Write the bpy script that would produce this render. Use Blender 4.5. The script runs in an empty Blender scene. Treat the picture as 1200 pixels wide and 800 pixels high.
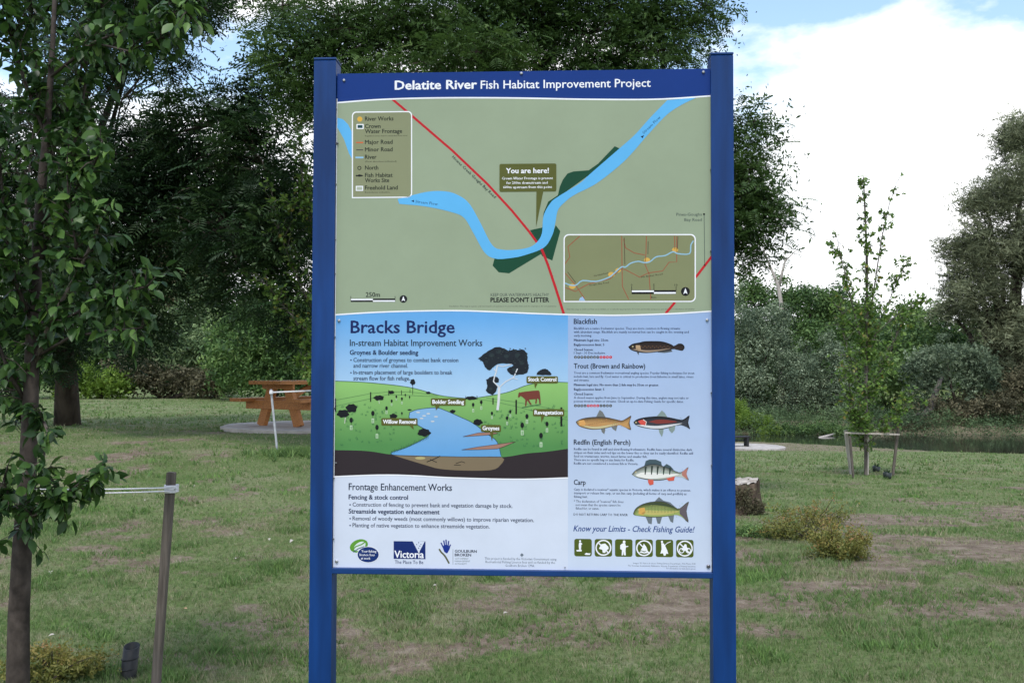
import bpy, math, random
import numpy as np
from mathutils import Matrix, Vector
random.seed(7); RNG = np.random.default_rng(11)
R = math.radians
SC = bpy.context.scene; COL = SC.collection

# ------------------------------------------------------------------ camera
PITCH, ROLL, EYE, FPX = 0.0321969, 0.00239698, 1.5, 1167.0
cp, sp, cr, sr = math.cos(PITCH), math.sin(PITCH), math.cos(ROLL), math.sin(ROLL)
Fv, Rv, Uv = Vector((0, cp, sp)), Vector((1, 0, 0)), Vector((0, -sp, cp))
right, up = Rv*cr + Uv*sr, Uv*cr - Rv*sr
cam = bpy.data.objects.new('camera', bpy.data.cameras.new('camera')); COL.objects.link(cam)
cam.matrix_world = Matrix(((right.x, up.x, -Fv.x, 0), (right.y, up.y, -Fv.y, 0), (right.z, up.z, -Fv.z, EYE), (0, 0, 0, 1)))
cam.data.lens = 36*FPX/1200; cam.data.clip_end = 2000; cam.data.clip_start = 0.05
SC.camera = cam
def ray(px, py):
    a, b = px-600, py-400
    u, v = a*cr + b*sr, -a*sr + b*cr
    X, Z = u/FPX, -v/FPX
    return np.array([X, cp - Z*sp, sp + Z*cp])
def at(px, py, d):                      # world point seen at that pixel at depth y = d
    r = ray(px, py); return np.array([0, 0, EYE]) + r*(d/r[1])

# ------------------------------------------------------------------ light, sky, exposure
SUN_EL, SUN_AZ = R(60), R(190)          # azimuth clockwise from +Y: behind the camera, a little left
w = bpy.data.worlds.new('World'); SC.world = w; w.use_nodes = True
nt = w.node_tree; N = nt.nodes; L = nt.links; N.clear()
out = N.new('ShaderNodeOutputWorld'); bg = N.new('ShaderNodeBackground'); bg.inputs[1].default_value = 0.1
L.new(bg.outputs[0], out.inputs[0])
sky = N.new('ShaderNodeTexSky'); sky.sky_type = 'NISHITA'; sky.sun_disc = False
sky.sun_elevation = SUN_EL; sky.sun_rotation = SUN_AZ; sky.air_density = 1.2; sky.dust_density = 0.6
tc = N.new('ShaderNodeTexCoord'); sep = N.new('ShaderNodeSeparateXYZ'); L.new(tc.outputs['Generated'], sep.inputs[0])
mp = N.new('ShaderNodeMapping'); mp.inputs['Scale'].default_value = (1, 1, 2.2); mp.inputs['Location'].default_value = (3.1, .4, .2)
L.new(tc.outputs['Generated'], mp.inputs[0])
no = N.new('ShaderNodeTexNoise'); no.inputs['Scale'].default_value = 3.2; no.inputs['Detail'].default_value = 9; no.inputs['Roughness'].default_value = .56
L.new(mp.outputs[0], no.inputs['Vector'])
m1 = N.new('ShaderNodeMath'); m1.operation = 'MULTIPLY_ADD'; m1.inputs[1].default_value = -1.6; m1.inputs[2].default_value = 0.61
L.new(sep.outputs['Z'], m1.inputs[0])                     # clouds bank up near the horizon, blue opens higher
m1b = N.new('ShaderNodeMath'); m1b.operation = 'MAXIMUM'; m1b.inputs[1].default_value = 0.065; L.new(m1.outputs[0], m1b.inputs[0])
m2 = N.new('ShaderNodeMath'); m2.operation = 'ADD'; L.new(m1b.outputs[0], m2.inputs[0]); L.new(no.outputs['Fac'], m2.inputs[1])
rp = N.new('ShaderNodeValToRGB'); rp.color_ramp.elements[0].position = 0.56; rp.color_ramp.elements[1].position = 0.66
L.new(m2.outputs[0], rp.inputs[0])
cl = N.new('ShaderNodeValToRGB'); cl.color_ramp.elements[0].position = .3; cl.color_ramp.elements[1].position = .62
cl.color_ramp.elements[0].color = (.90, .94, 1, 1); cl.color_ramp.elements[1].color = (1, 1, 1, 1)
L.new(no.outputs['Fac'], cl.inputs[0])
cs = N.new('ShaderNodeVectorMath'); cs.operation = 'SCALE'; cs.inputs['Scale'].default_value = 12.5; L.new(cl.outputs[0], cs.inputs[0])
sk = N.new('ShaderNodeVectorMath'); sk.operation = 'SCALE'; sk.inputs['Scale'].default_value = 2.1; L.new(sky.outputs[0], sk.inputs[0])
mx = N.new('ShaderNodeMix'); mx.data_type = 'RGBA'
L.new(rp.outputs[0], mx.inputs['Factor']); L.new(sk.outputs[0], mx.inputs['A']); L.new(cs.outputs[0], mx.inputs['B'])
L.new(mx.outputs['Result'], bg.inputs[0])
sun = bpy.data.objects.new('sun', bpy.data.lights.new('sun', 'SUN')); COL.objects.link(sun)
sun.data.energy = 2.0; sun.data.angle = R(12); sun.data.color = (1, .96, .9)
sd = Vector((math.sin(SUN_AZ)*math.cos(SUN_EL), math.cos(SUN_AZ)*math.cos(SUN_EL), math.sin(SUN_EL)))
sun.rotation_euler = sd.to_track_quat('Z', 'Y').to_euler()
SC.view_settings.view_transform = 'Standard'; SC.view_settings.look = 'None'
SC.view_settings.exposure = 0.3; SC.view_settings.gamma = 1
SC.render.engine = 'CYCLES'; SC.cycles.max_bounces = 6; SC.cycles.transparent_max_bounces = 4

# ------------------------------------------------------------------ helpers
def lin(c):
    c = np.asarray(c, float)/255; return np.where(c <= .04045, c/12.92, ((c+.055)/1.055)**2.4)
def set_tag(o, label=None, cat=None, group=None, kind=None):
    if label: o['label'] = label
    if cat: o['category'] = cat
    if group: o['group'] = group
    if kind: o['kind'] = kind
    return o
def empty(name, loc, rz=0, **k):
    o = bpy.data.objects.new(name, None); o.empty_display_size = .1; o.location = loc; o.rotation_euler = (0, 0, rz)
    COL.objects.link(o); return set_tag(o, **k)
def new_obj(name, me, parent=None, **k):
    o = bpy.data.objects.new(name, me); COL.objects.link(o); o.parent = parent; return set_tag(o, **k)
def np_mesh(name, V, F, mat=None, tint=None, smooth=False, mats=None, mi=None):
    me = bpy.data.meshes.new(name); V = np.asarray(V, np.float32); F = np.asarray(F, np.int32); k = F.shape[1]
    me.vertices.add(len(V)); me.vertices.foreach_set('co', V.ravel())
    me.loops.add(F.size); me.loops.foreach_set('vertex_index', F.ravel())
    me.polygons.add(len(F)); me.polygons.foreach_set('loop_start', np.arange(0, F.size, k, dtype=np.int32))
    me.polygons.foreach_set('use_smooth', np.full(len(F), smooth))
    if mats:
        for m in mats: me.materials.append(m)
        me.polygons.foreach_set('material_index', np.asarray(mi, np.int32))
    elif mat: me.materials.append(mat)
    if tint is not None:
        a = me.attributes.new('tint', 'FLOAT', 'POINT'); a.data.foreach_set('value', np.asarray(tint, np.float32))
    me.update(calc_edges=True); return me
class MB:
    def __init__(s): s.v = []; s.f = []; s.m = []
    def add(s, V, F, mi=0):
        b = len(s.v); s.v += [tuple(map(float, p)) for p in V]; s.f += [tuple(i+b for i in f) for f in F]; s.m += [mi]*len(F)
    def box(s, c, size, rot=None, bev=0, mi=0):
        hx, hy, hz = size[0]/2, size[1]/2, size[2]/2; b = min(bev, hx*.9, hy*.9, hz*.9)
        V = []
        for z, i in ((-hz, b), (-hz+b, 0), (hz-b, 0), (hz, b)):
            V += [(-hx+i, -hy+i, z), (hx-i, -hy+i, z), (hx-i, hy-i, z), (-hx+i, hy-i, z)] if b else [(-hx, -hy, z), (hx, -hy, z), (hx, hy, z), (-hx, hy, z)]
        if not b: V = V[:4] + V[12:]
        n = len(V)//4; Fc = [(3, 2, 1, 0), (n*4-4, n*4-3, n*4-2, n*4-1)]
        for k in range(n-1):
            for j in range(4): Fc.append((k*4+j, k*4+(j+1) % 4, k*4+4+(j+1) % 4, k*4+4+j))
        M = rot if rot is not None else Matrix.Identity(3)
        s.add([Vector(c) + M @ Vector(p) for p in V], Fc, mi); return s
    def beam(s, a, b, w_, h_, bev=.003, mi=0):      # box from a to b, w_ across, h_ the other way
        a, b = Vector(a), Vector(b); d = (b-a); ln = d.length; d.normalize()
        x = d.cross(Vector((0, 0, 1)));
        if x.length < 1e-4: x = Vector((1, 0, 0))
        x.normalize(); z = x.cross(d)
        return s.box((a+b)/2, (w_, ln, h_), Matrix((x, d, z)).transposed(), bev, mi)
    def tube(s, pts, rad, n=8, cap=True, mi=0):
        pts = [Vector(p) for p in pts]; rad = rad if hasattr(rad, '__len__') else [rad]*len(pts)
        V = []; prev = None
        for i, p in enumerate(pts):
            d = (pts[min(i+1, len(pts)-1)] - pts[max(i-1, 0)]).normalized()
            x = (prev - d*prev.dot(d)) if prev is not None else d.orthogonal()
            if x.length < 1e-5: x = d.orthogonal()
            x.normalize(); prev = x; y = d.cross(x)
            V += [p + (x*math.cos(2*math.pi*k/n) + y*math.sin(2*math.pi*k/n))*rad[i] for k in range(n)]
        Fc = [(i*n+k, i*n+(k+1) % n, i*n+n+(k+1) % n, i*n+n+k) for i in range(len(pts)-1) for k in range(n)]
        if cap: Fc += [tuple(range(n))[::-1], tuple(range(len(V)-n, len(V)))]
        s.add(V, Fc, mi); return s
    def build(s, name, mat, parent=None, smooth=False, **k):
        me = bpy.data.meshes.new(name); me.from_pydata(s.v, [], s.f)
        for m in (mat if isinstance(mat, (list, tuple)) else [mat]): me.materials.append(m)
        me.polygons.foreach_set('material_index', s.m)
        if smooth: me.polygons.foreach_set('use_smooth', [True]*len(s.f))
        me.update(); return new_obj(name, me, parent, **k)

# ------------------------------------------------------------------ numpy noise
_tab = np.random.default_rng(5).random((256, 256))
def vnoise(x, y):
    xi, yi = np.floor(x).astype(int), np.floor(y).astype(int); fx, fy = x-xi, y-yi
    fx, fy = fx*fx*(3-2*fx), fy*fy*(3-2*fy); g = lambda a, b: _tab[a & 255, b & 255]
    return (g(xi, yi)*(1-fx)+g(xi+1, yi)*fx)*(1-fy) + (g(xi, yi+1)*(1-fx)+g(xi+1, yi+1)*fx)*fy
def fbm(x, y, o=4):
    s, a, t = 0, .5, 0
    for k in range(o): s = s + a*vnoise(x*2**k+17*k, y*2**k+31*k); t += a; a *= .5
    return s/t
def sstep(a, b, x): t = np.clip((x-a)/(b-a), 0, 1); return t*t*(3-2*t)

# ------------------------------------------------------------------ terrain
WATER_Z = -1.75
def gz(x, y):
    x = np.asarray(x, float); y = np.asarray(y, float); yy = np.maximum(y, .1); az = x/yy
    zl = .45*sstep(6, 17, y)
    bank = 43 - 10*sstep(.22, .55, az)                    # the river swings nearer to the right
    zr = -.24*sstep(7, 17, y) - 1.16*sstep(14, 42, y)
    zr = zr - 1.5*sstep(bank, bank+4, y) + 1.7*sstep(51, 57, y) + 1.6*sstep(60, 90, y)
    s = sstep(.16, -.06, az)
    z = zr*(1-s) + zl*s
    return z + .03*(fbm(x*.8, y*.8, 3)-.5)*sstep(1, 5, y)
def gp(px, py, lo=2.0, hi=200.0):                          # where that pixel's ray meets the ground
    r = ray(px, py); r = r/r[1]; d = lo
    while d < hi:
        if EYE + r[2]*d < float(gz(r[0]*d, d)): break
        d += .04
    return np.array([r[0]*d, d, float(gz(r[0]*d, d))])
PATCH = []
for px, py, rx, ry, s_ in ((960, 700, 1.5, .45, 1), (900, 655, .8, .5, .9), (700, 695, 1.4, .35, .8), (1120, 640, 1.2, .8, .75), (1090, 715, 1.6, .3, .7),
                       (1000, 610, 1.2, .8, .7), (870, 625, .6, .5, .9), (560, 705, 1.0, .5, .5), (330, 735, .35, .25, .8), (1170, 600, 1.2, 1.0, .6), (200, 650, .8, .5, .35),
                       (470, 690, .8, .4, .45), (620, 760, .9, .2, .45), (880, 742, .35, .12, .8), (780, 720, .6, .3, .7), (1010, 655, .8, .5, .7)):
    g = gp(px, py); PATCH.append((g[0], g[1], rx, ry, s_))
def soilmask(x, y):
    m = np.zeros_like(x)
    for cx, cy, rx, ry, s_ in PATCH: m = np.maximum(m, s_*np.exp(-(((x-cx)/rx)**2 + ((y-cy)/ry)**2)))
    n = fbm(x*1.7+5, y*1.7+9, 5); n2 = fbm(x*7, y*7, 3)
    n3 = fbm(x*.35+3, y*1.3+8, 3)
    return np.clip(m*1.0 + (n-.5)*1.7 + (n2-.5)*.9 + (n3-.5)*.6 - .10, 0, 1)

# ------------------------------------------------------------------ materials
def mat_base(name):
    m = bpy.data.materials.new(name); m.use_nodes = True; return m, m.node_tree, m.node_tree.nodes['Principled BSDF']
def simple(name, c, rough=.5, spec=.5, metal=0, noise=0, nscale=20, bump=0, c2=None, coord='Object', stretch=(1, 1, 1)):
    m, t, p = mat_base(name); p.inputs['Base Color'].default_value = (*c, 1); p.inputs['Roughness'].default_value = rough
    p.inputs['Specular IOR Level'].default_value = spec; p.inputs['Metallic'].default_value = metal
    if noise or bump or c2:
        tcn = t.nodes.new('ShaderNodeTexCoord'); mpn = t.nodes.new('ShaderNodeMapping'); mpn.inputs['Scale'].default_value = stretch
        t.links.new(tcn.outputs[coord], mpn.inputs[0])
        n = t.nodes.new('ShaderNodeTexNoise'); n.inputs['Scale'].default_value = nscale; n.inputs['Detail'].default_value = 6; t.links.new(mpn.outputs[0], n.inputs['Vector'])
        r = t.nodes.new('ShaderNodeValToRGB'); r.color_ramp.elements[0].position = .32; r.color_ramp.elements[1].position = .68
        a = c2 if c2 else tuple(x*(1-noise) for x in c); b = c if c2 else tuple(min(1, x*(1+noise)) for x in c)
        r.color_ramp.elements[0].color = (*a, 1); r.color_ramp.elements[1].color = (*b, 1)
        t.links.new(n.outputs['Fac'], r.inputs[0]); t.links.new(r.outputs[0], p.inputs['Base Color'])
        if bump:
            bn = t.nodes.new('ShaderNodeBump'); bn.inputs['Strength'].default_value = bump; bn.inputs['Distance'].default_value = .02
            t.links.new(n.outputs['Fac'], bn.inputs['Height']); t.links.new(bn.outputs[0], p.inputs['Normal'])
    return m
def leafmat(name, stops, rough=.5, trans=.3, spec=.35):
    m, t, p = mat_base(name); a = t.nodes.new('ShaderNodeAttribute'); a.attribute_name = 'tint'
    r = t.nodes.new('ShaderNodeValToRGB'); e = r.color_ramp.elements
    while len(e) < len(stops): e.new(.5)
    for i, (pos, c) in enumerate(stops): e[i].position = pos; e[i].color = (*c, 1)
    t.links.new(a.outputs['Fac'], r.inputs[0]); t.links.new(r.outputs[0], p.inputs['Base Color'])
    p.inputs['Roughness'].default_value = rough; p.inputs['Specular IOR Level'].default_value = spec
    tr = t.nodes.new('ShaderNodeBsdfTranslucent'); t.links.new(r.outputs[0], tr.inputs[0])
    mxs = t.nodes.new('ShaderNodeMixShader'); mxs.inputs[0].default_value = trans
    o = t.nodes['Material Output']; t.links.new(p.outputs[0], mxs.inputs[1]); t.links.new(tr.outputs[0], mxs.inputs[2]); t.links.new(mxs.outputs[0], o.inputs[0])
    return m
def ground_mat():
    m, t, p = mat_base('lawn_and_soil'); NN = t.nodes; LL = t.links
    p.inputs['Roughness'].default_value = .95; p.inputs['Specular IOR Level'].default_value = .15
    tcn = NN.new('ShaderNodeTexCoord'); a = NN.new('ShaderNodeAttribute'); a.attribute_name = 'tint'
    def noise(s, d=5, r=.6):
        n = NN.new('ShaderNodeTexNoise'); n.inputs['Scale'].default_value = s; n.inputs['Detail'].default_value = d; n.inputs['Roughness'].default_value = r
        LL.new(tcn.outputs['Object'], n.inputs['Vector']); return n
    def ramp(src, st):
        r = NN.new('ShaderNodeValToRGB'); e = r.color_ramp.elements
        while len(e) < len(st): e.new(.5)
        for i, (q, c) in enumerate(st): e[i].position = q; e[i].color = (*c, 1)
        LL.new(src, r.inputs[0]); return r
    def mix(f, A, B, mode='MIX'):
        q = NN.new('ShaderNodeMix'); q.data_type = 'RGBA'; q.blend_type = mode
        if isinstance(f, float): q.inputs['Factor'].default_value = f
        else: LL.new(f, q.inputs['Factor'])
        LL.new(A, q.inputs['A']); LL.new(B, q.inputs['B']); return q.outputs['Result']
    g1 = ramp(noise(1.1, 6).outputs['Fac'], [(.3, (.10, .15, .045)), (.5, (.14, .185, .07)), (.7, (.22, .225, .13))])
    g2 = ramp(noise(38, 6, .7).outputs['Fac'], [(.3, (.45, .5, .4)), (.52, (1, 1, 1)), (.72, (1.5, 1.4, 1.35))])
    grass = mix(.85, g1.outputs[0], g2.outputs[0], 'MULTIPLY')
    s1 = ramp(noise(6, 8, .65).outputs['Fac'], [(.3, (.12, .092, .066)), (.5, (.215, .168, .125)), (.68, (.31, .26, .20))])
    s2 = ramp(noise(70, 5, .7).outputs['Fac'], [(.3, (.5, .48, .45)), (.55, (1, 1, 1)), (.75, (1.5, 1.45, 1.4))])
    soil = mix(.8, s1.outputs[0], s2.outputs[0], 'MULTIPLY')
    ad = NN.new('ShaderNodeMath'); ad.operation = 'MULTIPLY_ADD'; ad.inputs[1].default_value = .9; LL.new(noise(11, 6, .7).outputs['Fac'], ad.inputs[0])
    LL.new(a.outputs['Fac'], ad.inputs[2])
    f = ramp(ad.outputs[0], [(.55, (0, 0, 0)), (.82, (1, 1, 1))])
    LL.new(mix(f.outputs[0], grass, soil), p.inputs['Base Color'])
    b = NN.new('ShaderNodeBump'); b.inputs['Strength'].default_value = .7; b.inputs['Distance'].default_value = .03
    LL.new(noise(45, 6, .75).outputs['Fac'], b.inputs['Height']); LL.new(b.outputs[0], p.inputs['Normal'])
    return m
BARK = simple('grey_bark', (.13, .115, .10), .9, .2, noise=.45, nscale=14, bump=.8, stretch=(1, 1, .25))
BARK_D = simple('dark_bark', (.06, .048, .04), .95, .1, noise=.5, nscale=7, bump=1, stretch=(1, 1, .25))
BARK_Y = simple('smooth_grey_brown_bark', (.050, .040, .034), .8, .2, noise=.55, nscale=18, bump=.6, stretch=(1, 1, .8))
WOOD_G = simple('weathered_grey_timber', (.12, .102, .088), .85, .2, noise=.35, nscale=22, bump=.5, stretch=(3, 3, .2))
WOOD_P = simple('pale_timber', (.42, .38, .34), .85, .2, noise=.25, nscale=22, bump=.4, stretch=(3, 3, .2))
WOOD_O = simple('orange_stained_pine', (.40, .165, .048), .55, .4, noise=.3, nscale=9, bump=.3, stretch=(.5, 6, 6))
STRING = simple('white_string', (.74, .73, .76), .7, .2, noise=.1, nscale=200)

# ------------------------------------------------------------------ ground sheet and river
GM = ground_mat()
rr = np.concatenate([[.02, .6, 1.5], np.geomspace(2.6, 110, 290), np.geomspace(125, 900, 14)])
th = np.concatenate([np.linspace(-.60, .60, 340), np.linspace(.60, 2*math.pi-.60, 72)[1:-1]])
RR, TH = np.meshgrid(rr, th, indexing='ij'); GX, GY = RR*np.sin(TH), RR*np.cos(TH)
GZ = gz(GX, GY); nr, na = RR.shape
i, j = np.meshgrid(np.arange(nr-1), np.arange(na), indexing='ij'); j2 = (j+1) % na
F = np.stack([i*na+j, i*na+j2, (i+1)*na+j2, (i+1)*na+j], -1).reshape(-1, 4)[:, ::-1]
tint = soilmask(GX, GY); far = sstep(12, 24, GY); tint = tint*(1-.75*far)
rb = (GX/np.maximum(GY, .1) > .05) & (GY > 36); tint = np.where(rb & (GZ < -.9), .3, tint)
new_obj('ground', np_mesh('ground', np.stack([GX, GY, GZ], -1).reshape(-1, 3), F, GM, tint.ravel(), True), kind='structure')
WM, t_, p_ = mat_base('river_water'); p_.inputs['Base Color'].default_value = (.022, .024, .018, 1); p_.inputs['Roughness'].default_value = .07
n_ = t_.nodes.new('ShaderNodeTexNoise'); n_.inputs['Scale'].default_value = 1.6; b_ = t_.nodes.new('ShaderNodeBump'); b_.inputs['Strength'].default_value = .12
t_.links.new(n_.outputs['Fac'], b_.inputs['Height']); t_.links.new(b_.outputs[0], p_.inputs['Normal'])
xs, ys = np.linspace(1, 140, 30), np.linspace(32, 76, 16); X, Y = np.meshgrid(xs, ys, indexing='ij')
i, j = np.meshgrid(np.arange(29), np.arange(15), indexing='ij'); F = np.stack([i*16+j, (i+1)*16+j, (i+1)*16+j+1, i*16+j+1], -1).reshape(-1, 4)
new_obj('river_water', np_mesh('river_water', np.stack([X, Y, np.full_like(X, WATER_Z)], -1).reshape(-1, 3), F, WM, None, True), kind='structure')

# ------------------------------------------------------------------ the information sign
SX, SY, STOP, SYAW = 0.0295774, 3.17681369, EYE + 0.97378297, -0.0504209
SBOT = STOP - 1.60431859
sign = empty('information_sign', (SX, SY, 0), SYAW, label='large information sign about the river on two blue posts in the middle of the lawn', cat='sign')
cy_, sy_ = math.cos(SYAW), math.sin(SYAW)
def P(px, py):                          # pixel -> (x, z) on the front of the sign panel
    r = ray(px, py); nx, ny = -sy_, cy_
    t = (SX*nx + SY*ny)/(r[0]*nx + r[1]*ny); q = r*t
    return ((q[0]-SX)*cy_ + (q[1]-SY)*sy_, q[2]+EYE)
BLUE = simple('blue_powder_coat', (.003, .037, .160), .42, .25, noise=.26, nscale=7, bump=.04, stretch=(3, 3, .35))
BLUE_D = simple('blue_rail_paint', (.004, .038, .155), .4, .3, noise=.1, nscale=9)
WHITE_E = simple('white_folded_edge', (.72, .74, .78), .4, .4, noise=.08, nscale=30)
SCREW = simple('dull_screw_metal', (.16, .16, .18), .35, .5, metal=.7, noise=.3, nscale=300)
ZC = simple('zinc_screw_metal', (.42, .43, .45), .35, .5, metal=.8, noise=.2, nscale=300)
PLANE = lambda x, y: P(x, y)
zm = (STOP+SBOT)/2
xl0, _ = P(366.5, 372); xl1, _ = P(392.3, 372); xr0, _ = P(833.6, 372); xr1, _ = P(860, 372)
PD = .072
def post(x0, x1, top, label):
    m = MB(); cx = (x0+x1)/2; wd = x1-x0
    m.box((cx, -.012+PD/2, (top-.35)/2), (wd, PD, top+.35), None, .004)
    o = m.build('post', BLUE, sign, label=label)
    c = MB(); c.box((cx, -.012+PD/2, top+.0035), (wd+.002, PD+.002, .008), None, .002); c.build('post_cap', BLUE_D, o)
post(xl0, xl1, P(380, 71.5)[1], 'blue square post on the left side')
post(xr0, xr1, P(846, 65.5)[1], 'blue square post on the right side')
panel = MB(); pw = xr0-xl1; pc = (xr0+xl1)/2
panel.box((pc, .0075, (STOP+SBOT)/2+.004), (pw-.004, .013, STOP-SBOT-.020), None, .001)
panel = panel.build('display_panel', WHITE_E, sign, label='printed metal panel with map, stream picture and fish guide')
rl = MB(); rl.box((pc, .004, (P(600, 666.5)[1]+P(600, 674)[1])/2), (pw-.0015, .034, P(600, 667)[1]-P(600, 674)[1]), None, .002); rl.build('bottom_rail', BLUE_D, sign)
rl = MB(); rl.box((pc, .034, STOP-.03), (pw-.002, .036, .05), None, .002); rl.build('back_rail', BLUE_D, sign); rl = MB(); rl.box((pc, .034, STOP-.72), (pw-.002, .036, .05), None, .002); rl.build('back_rail', BLUE_D, sign)

# --- print: flat coloured shapes and lettering lying on the panel, each layer a fraction of a millimetre proud
ILL = np.array([1.0, 1.06, 1.12])
_pm = {}
def pmat(c, c2=None, zz=None):
    key = (tuple(c), c2, zz)
    if key in _pm: return _pm[key]
    a = np.minimum(lin(c)/ILL, .9)
    m, t, p = mat_base('print_ink'); p.inputs['Roughness'].default_value = .45; p.inputs['Specular IOR Level'].default_value = .2
    tcn = t.nodes.new('ShaderNodeTexCoord'); n = t.nodes.new('ShaderNodeTexNoise'); n.inputs['Scale'].default_value = 3.5; n.inputs['Detail'].default_value = 8; n.inputs['Roughness'].default_value = .65
    t.links.new(tcn.outputs['Object'], n.inputs['Vector'])
    r = t.nodes.new('ShaderNodeValToRGB'); r.color_ramp.elements[0].position = .3; r.color_ramp.elements[1].position = .7
    r.color_ramp.elements[0].color = (.93, .93, .925, 1); r.color_ramp.elements[1].color = (1.04, 1.04, 1.04, 1)
    t.links.new(n.outputs['Fac'], r.inputs[0])
    mm = t.nodes.new('ShaderNodeMix'); mm.data_type = 'RGBA'; mm.blend_type = 'MULTIPLY'; mm.inputs['Factor'].default_value = 1
    mm.inputs['A'].default_value = (*a, 1); t.links.new(r.outputs[0], mm.inputs['B'])
    if c2:                                 # a printed vertical gradient
        s = t.nodes.new('ShaderNodeSeparateXYZ'); t.links.new(tcn.outputs['Object'], s.inputs[0])
        q = t.nodes.new('ShaderNodeMapRange'); q.inputs['From Min'].default_value = P(600, zz[0])[1]; q.inputs['From Max'].default_value = P(600, zz[1])[1]
        t.links.new(s.outputs['Z'], q.inputs['Value'])
        g = t.nodes.new('ShaderNodeMix'); g.data_type = 'RGBA'; t.links.new(q.outputs[0], g.inputs['Factor'])
        g.inputs['A'].default_value = (*a, 1); g.inputs['B'].default_value = (*np.minimum(lin(c2)/ILL, .9), 1)
        t.links.new(g.outputs['Result'], mm.inputs['A'])
    t.links.new(mm.outputs['Result'], p.inputs['Base Color'])
    _pm[key] = m; return m
_glyph = {}
def glyphs(s, shear=0, res=2):
    k = (s, shear, res)
    if k in _glyph: return _glyph[k]
    cu = bpy.data.curves.new('lettering', 'FONT'); cu.body = s; cu.size = 1; cu.resolution_u = res; cu.shear = shear; cu.dimensions = '2D'; cu.fill_mode = 'FRONT'
    o = bpy.data.objects.new('lettering', cu); COL.objects.link(o); bpy.context.view_layer.update()
    me = bpy.data.meshes.new_from_object(o.evaluated_get(bpy.context.evaluated_depsgraph_get()))
    V = np.array([v.co[:2] for v in me.vertices]) if len(me.vertices) else np.zeros((0, 2)); Fc = [tuple(p.vertices) for p in me.polygons]
    bpy.data.objects.remove(o); bpy.data.curves.remove(cu); bpy.data.meshes.remove(me)
    _glyph[k] = (V, Fc); return _glyph[k]
CAPH = glyphs('H')[0][:, 1].max()
LAY = .00014
class Print:
    def __init__(s, name, label=None): s.name, s.label, s.v, s.f, s.m, s.mats = name, label, [], [], [], []
    def mi(s, m):
        if m not in s.mats: s.mats.append(m)
        return s.mats.index(m)
    def raw(s, XZ, Fc, col, lay, eps=0):
        y = -lay*LAY - eps; b = len(s.v); k = s.mi(col if isinstance(col, bpy.types.Material) else pmat(col))
        s.v += [(x, y, z) for x, z in XZ]; s.f += [tuple(i+b for i in f) for f in Fc]; s.m += [k]*len(Fc)
    def poly(s, pts, col, lay): s.raw([P(*p) for p in pts], [tuple(range(len(pts)))], col, lay); return s
    def line(s, pts, wd, col, lay):
        pts = [np.array(p, float) for p in pts]; XZ = []
        for i, p in enumerate(pts):
            d = pts[min(i+1, len(pts)-1)]-pts[max(i-1, 0)]; d /= (np.linalg.norm(d)+1e-9); n = np.array([-d[1], d[0]])*wd/2
            XZ += [P(*(p+n)), P(*(p-n))]
        s.raw(XZ, [(2*i, 2*i+1, 2*i+3, 2*i+2) for i in range(len(pts)-1)], col, lay); return s
    def ell(s, cx, cy, rx, ry, col, lay, rot=0, n=20):
        c_, s_ = math.cos(rot), math.sin(rot)
        return s.poly([(cx+rx*math.cos(a)*c_-ry*math.sin(a)*s_, cy+rx*math.cos(a)*s_+ry*math.sin(a)*c_) for a in np.linspace(0, 2*math.pi, n, endpoint=False)], col, lay)
    def ring(s, cx, cy, r, wd, col, lay, n=24):
        a = np.linspace(0, 2*math.pi, n+1); return s.line([(cx+r*math.cos(q), cy+r*math.sin(q)) for q in a], wd, col, lay)
    def rrect(s, x0, y0, x1, y1, r, col, lay, sharp=(), sl=None):
        sl = slope((y0+y1)/2) if sl is None else sl; pts = []
        for k, (cx, cy, a0) in enumerate(((x0+r, y0+r, math.pi), (x1-r, y0+r, 1.5*math.pi), (x1-r, y1-r, 0), (x0+r, y1-r, .5*math.pi))):
            if k in sharp: pts.append(((x0, x1, x1, x0)[k], (y0, y0, y1, y1)[k])); continue
            pts += [(cx+r*math.cos(a0+q), cy+r*math.sin(a0+q)) for q in np.linspace(0, math.pi/2, 6)]
        return s.poly([(x, y+sl*(x-x0)) for x, y in pts], col, lay)
    def text(s, t, x0, x1, yb, cap, col, lay, bold=0, shear=0, tilt=None):
        V, Fc = glyphs(t, shear, 1 if cap < 3 else 2)
        if not len(V): return s
        if cap < 8 and not t.isupper(): cap = cap*1.1
        gx0, gx1 = V[:, 0].min(), V[:, 0].max(); a, z0 = P(x0, yb); e = P(x1, yb + slope(yb)*(x1-x0))[0]
        if tilt is None:
            sx = (e-a)/(gx1-gx0); mpp = (e-a)/(x1-x0); sy = cap*mpp/CAPH
            XZ = np.stack([a+(V[:, 0]-gx0)*sx, z0+V[:, 1]*sy], -1)
        else:                               # along a slanting line to (x1, tilt)
            b_, z1 = P(x1, tilt); ln = math.hypot(b_-a, z1-z0); dx, dz = (b_-a)/ln, (z1-z0)/ln; mpp = ln/math.hypot(x1-x0, tilt-yb)
            sx = ln/(gx1-gx0); sy = cap*mpp/CAPH; g = (V[:, 0]-gx0)*sx; h = V[:, 1]*sy
            XZ = np.stack([a+g*dx-h*dz, z0+g*dz+h*dx], -1)
        s.raw(XZ, Fc, col, lay)
        if bold:
            b = bold*cap*mpp
            for k, (ox, oz) in enumerate(((b, 0), (-b, 0), (b*.6, b*.6), (-b*.6, -b*.6), (0, b*.7), (0, -b*.7))[:6 if cap > 3 else 1]): s.raw(XZ+[ox, oz], Fc, col, lay, .00002*(k+1))
        return s
    def done(s):
        me = bpy.data.meshes.new(s.name); me.from_pydata(s.v, [], s.f)
        for m in s.mats: me.materials.append(m)
        me.polygons.foreach_set('material_index', s.m); me.update(); o = new_obj(s.name, me, panel, label=s.label); return o
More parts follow.
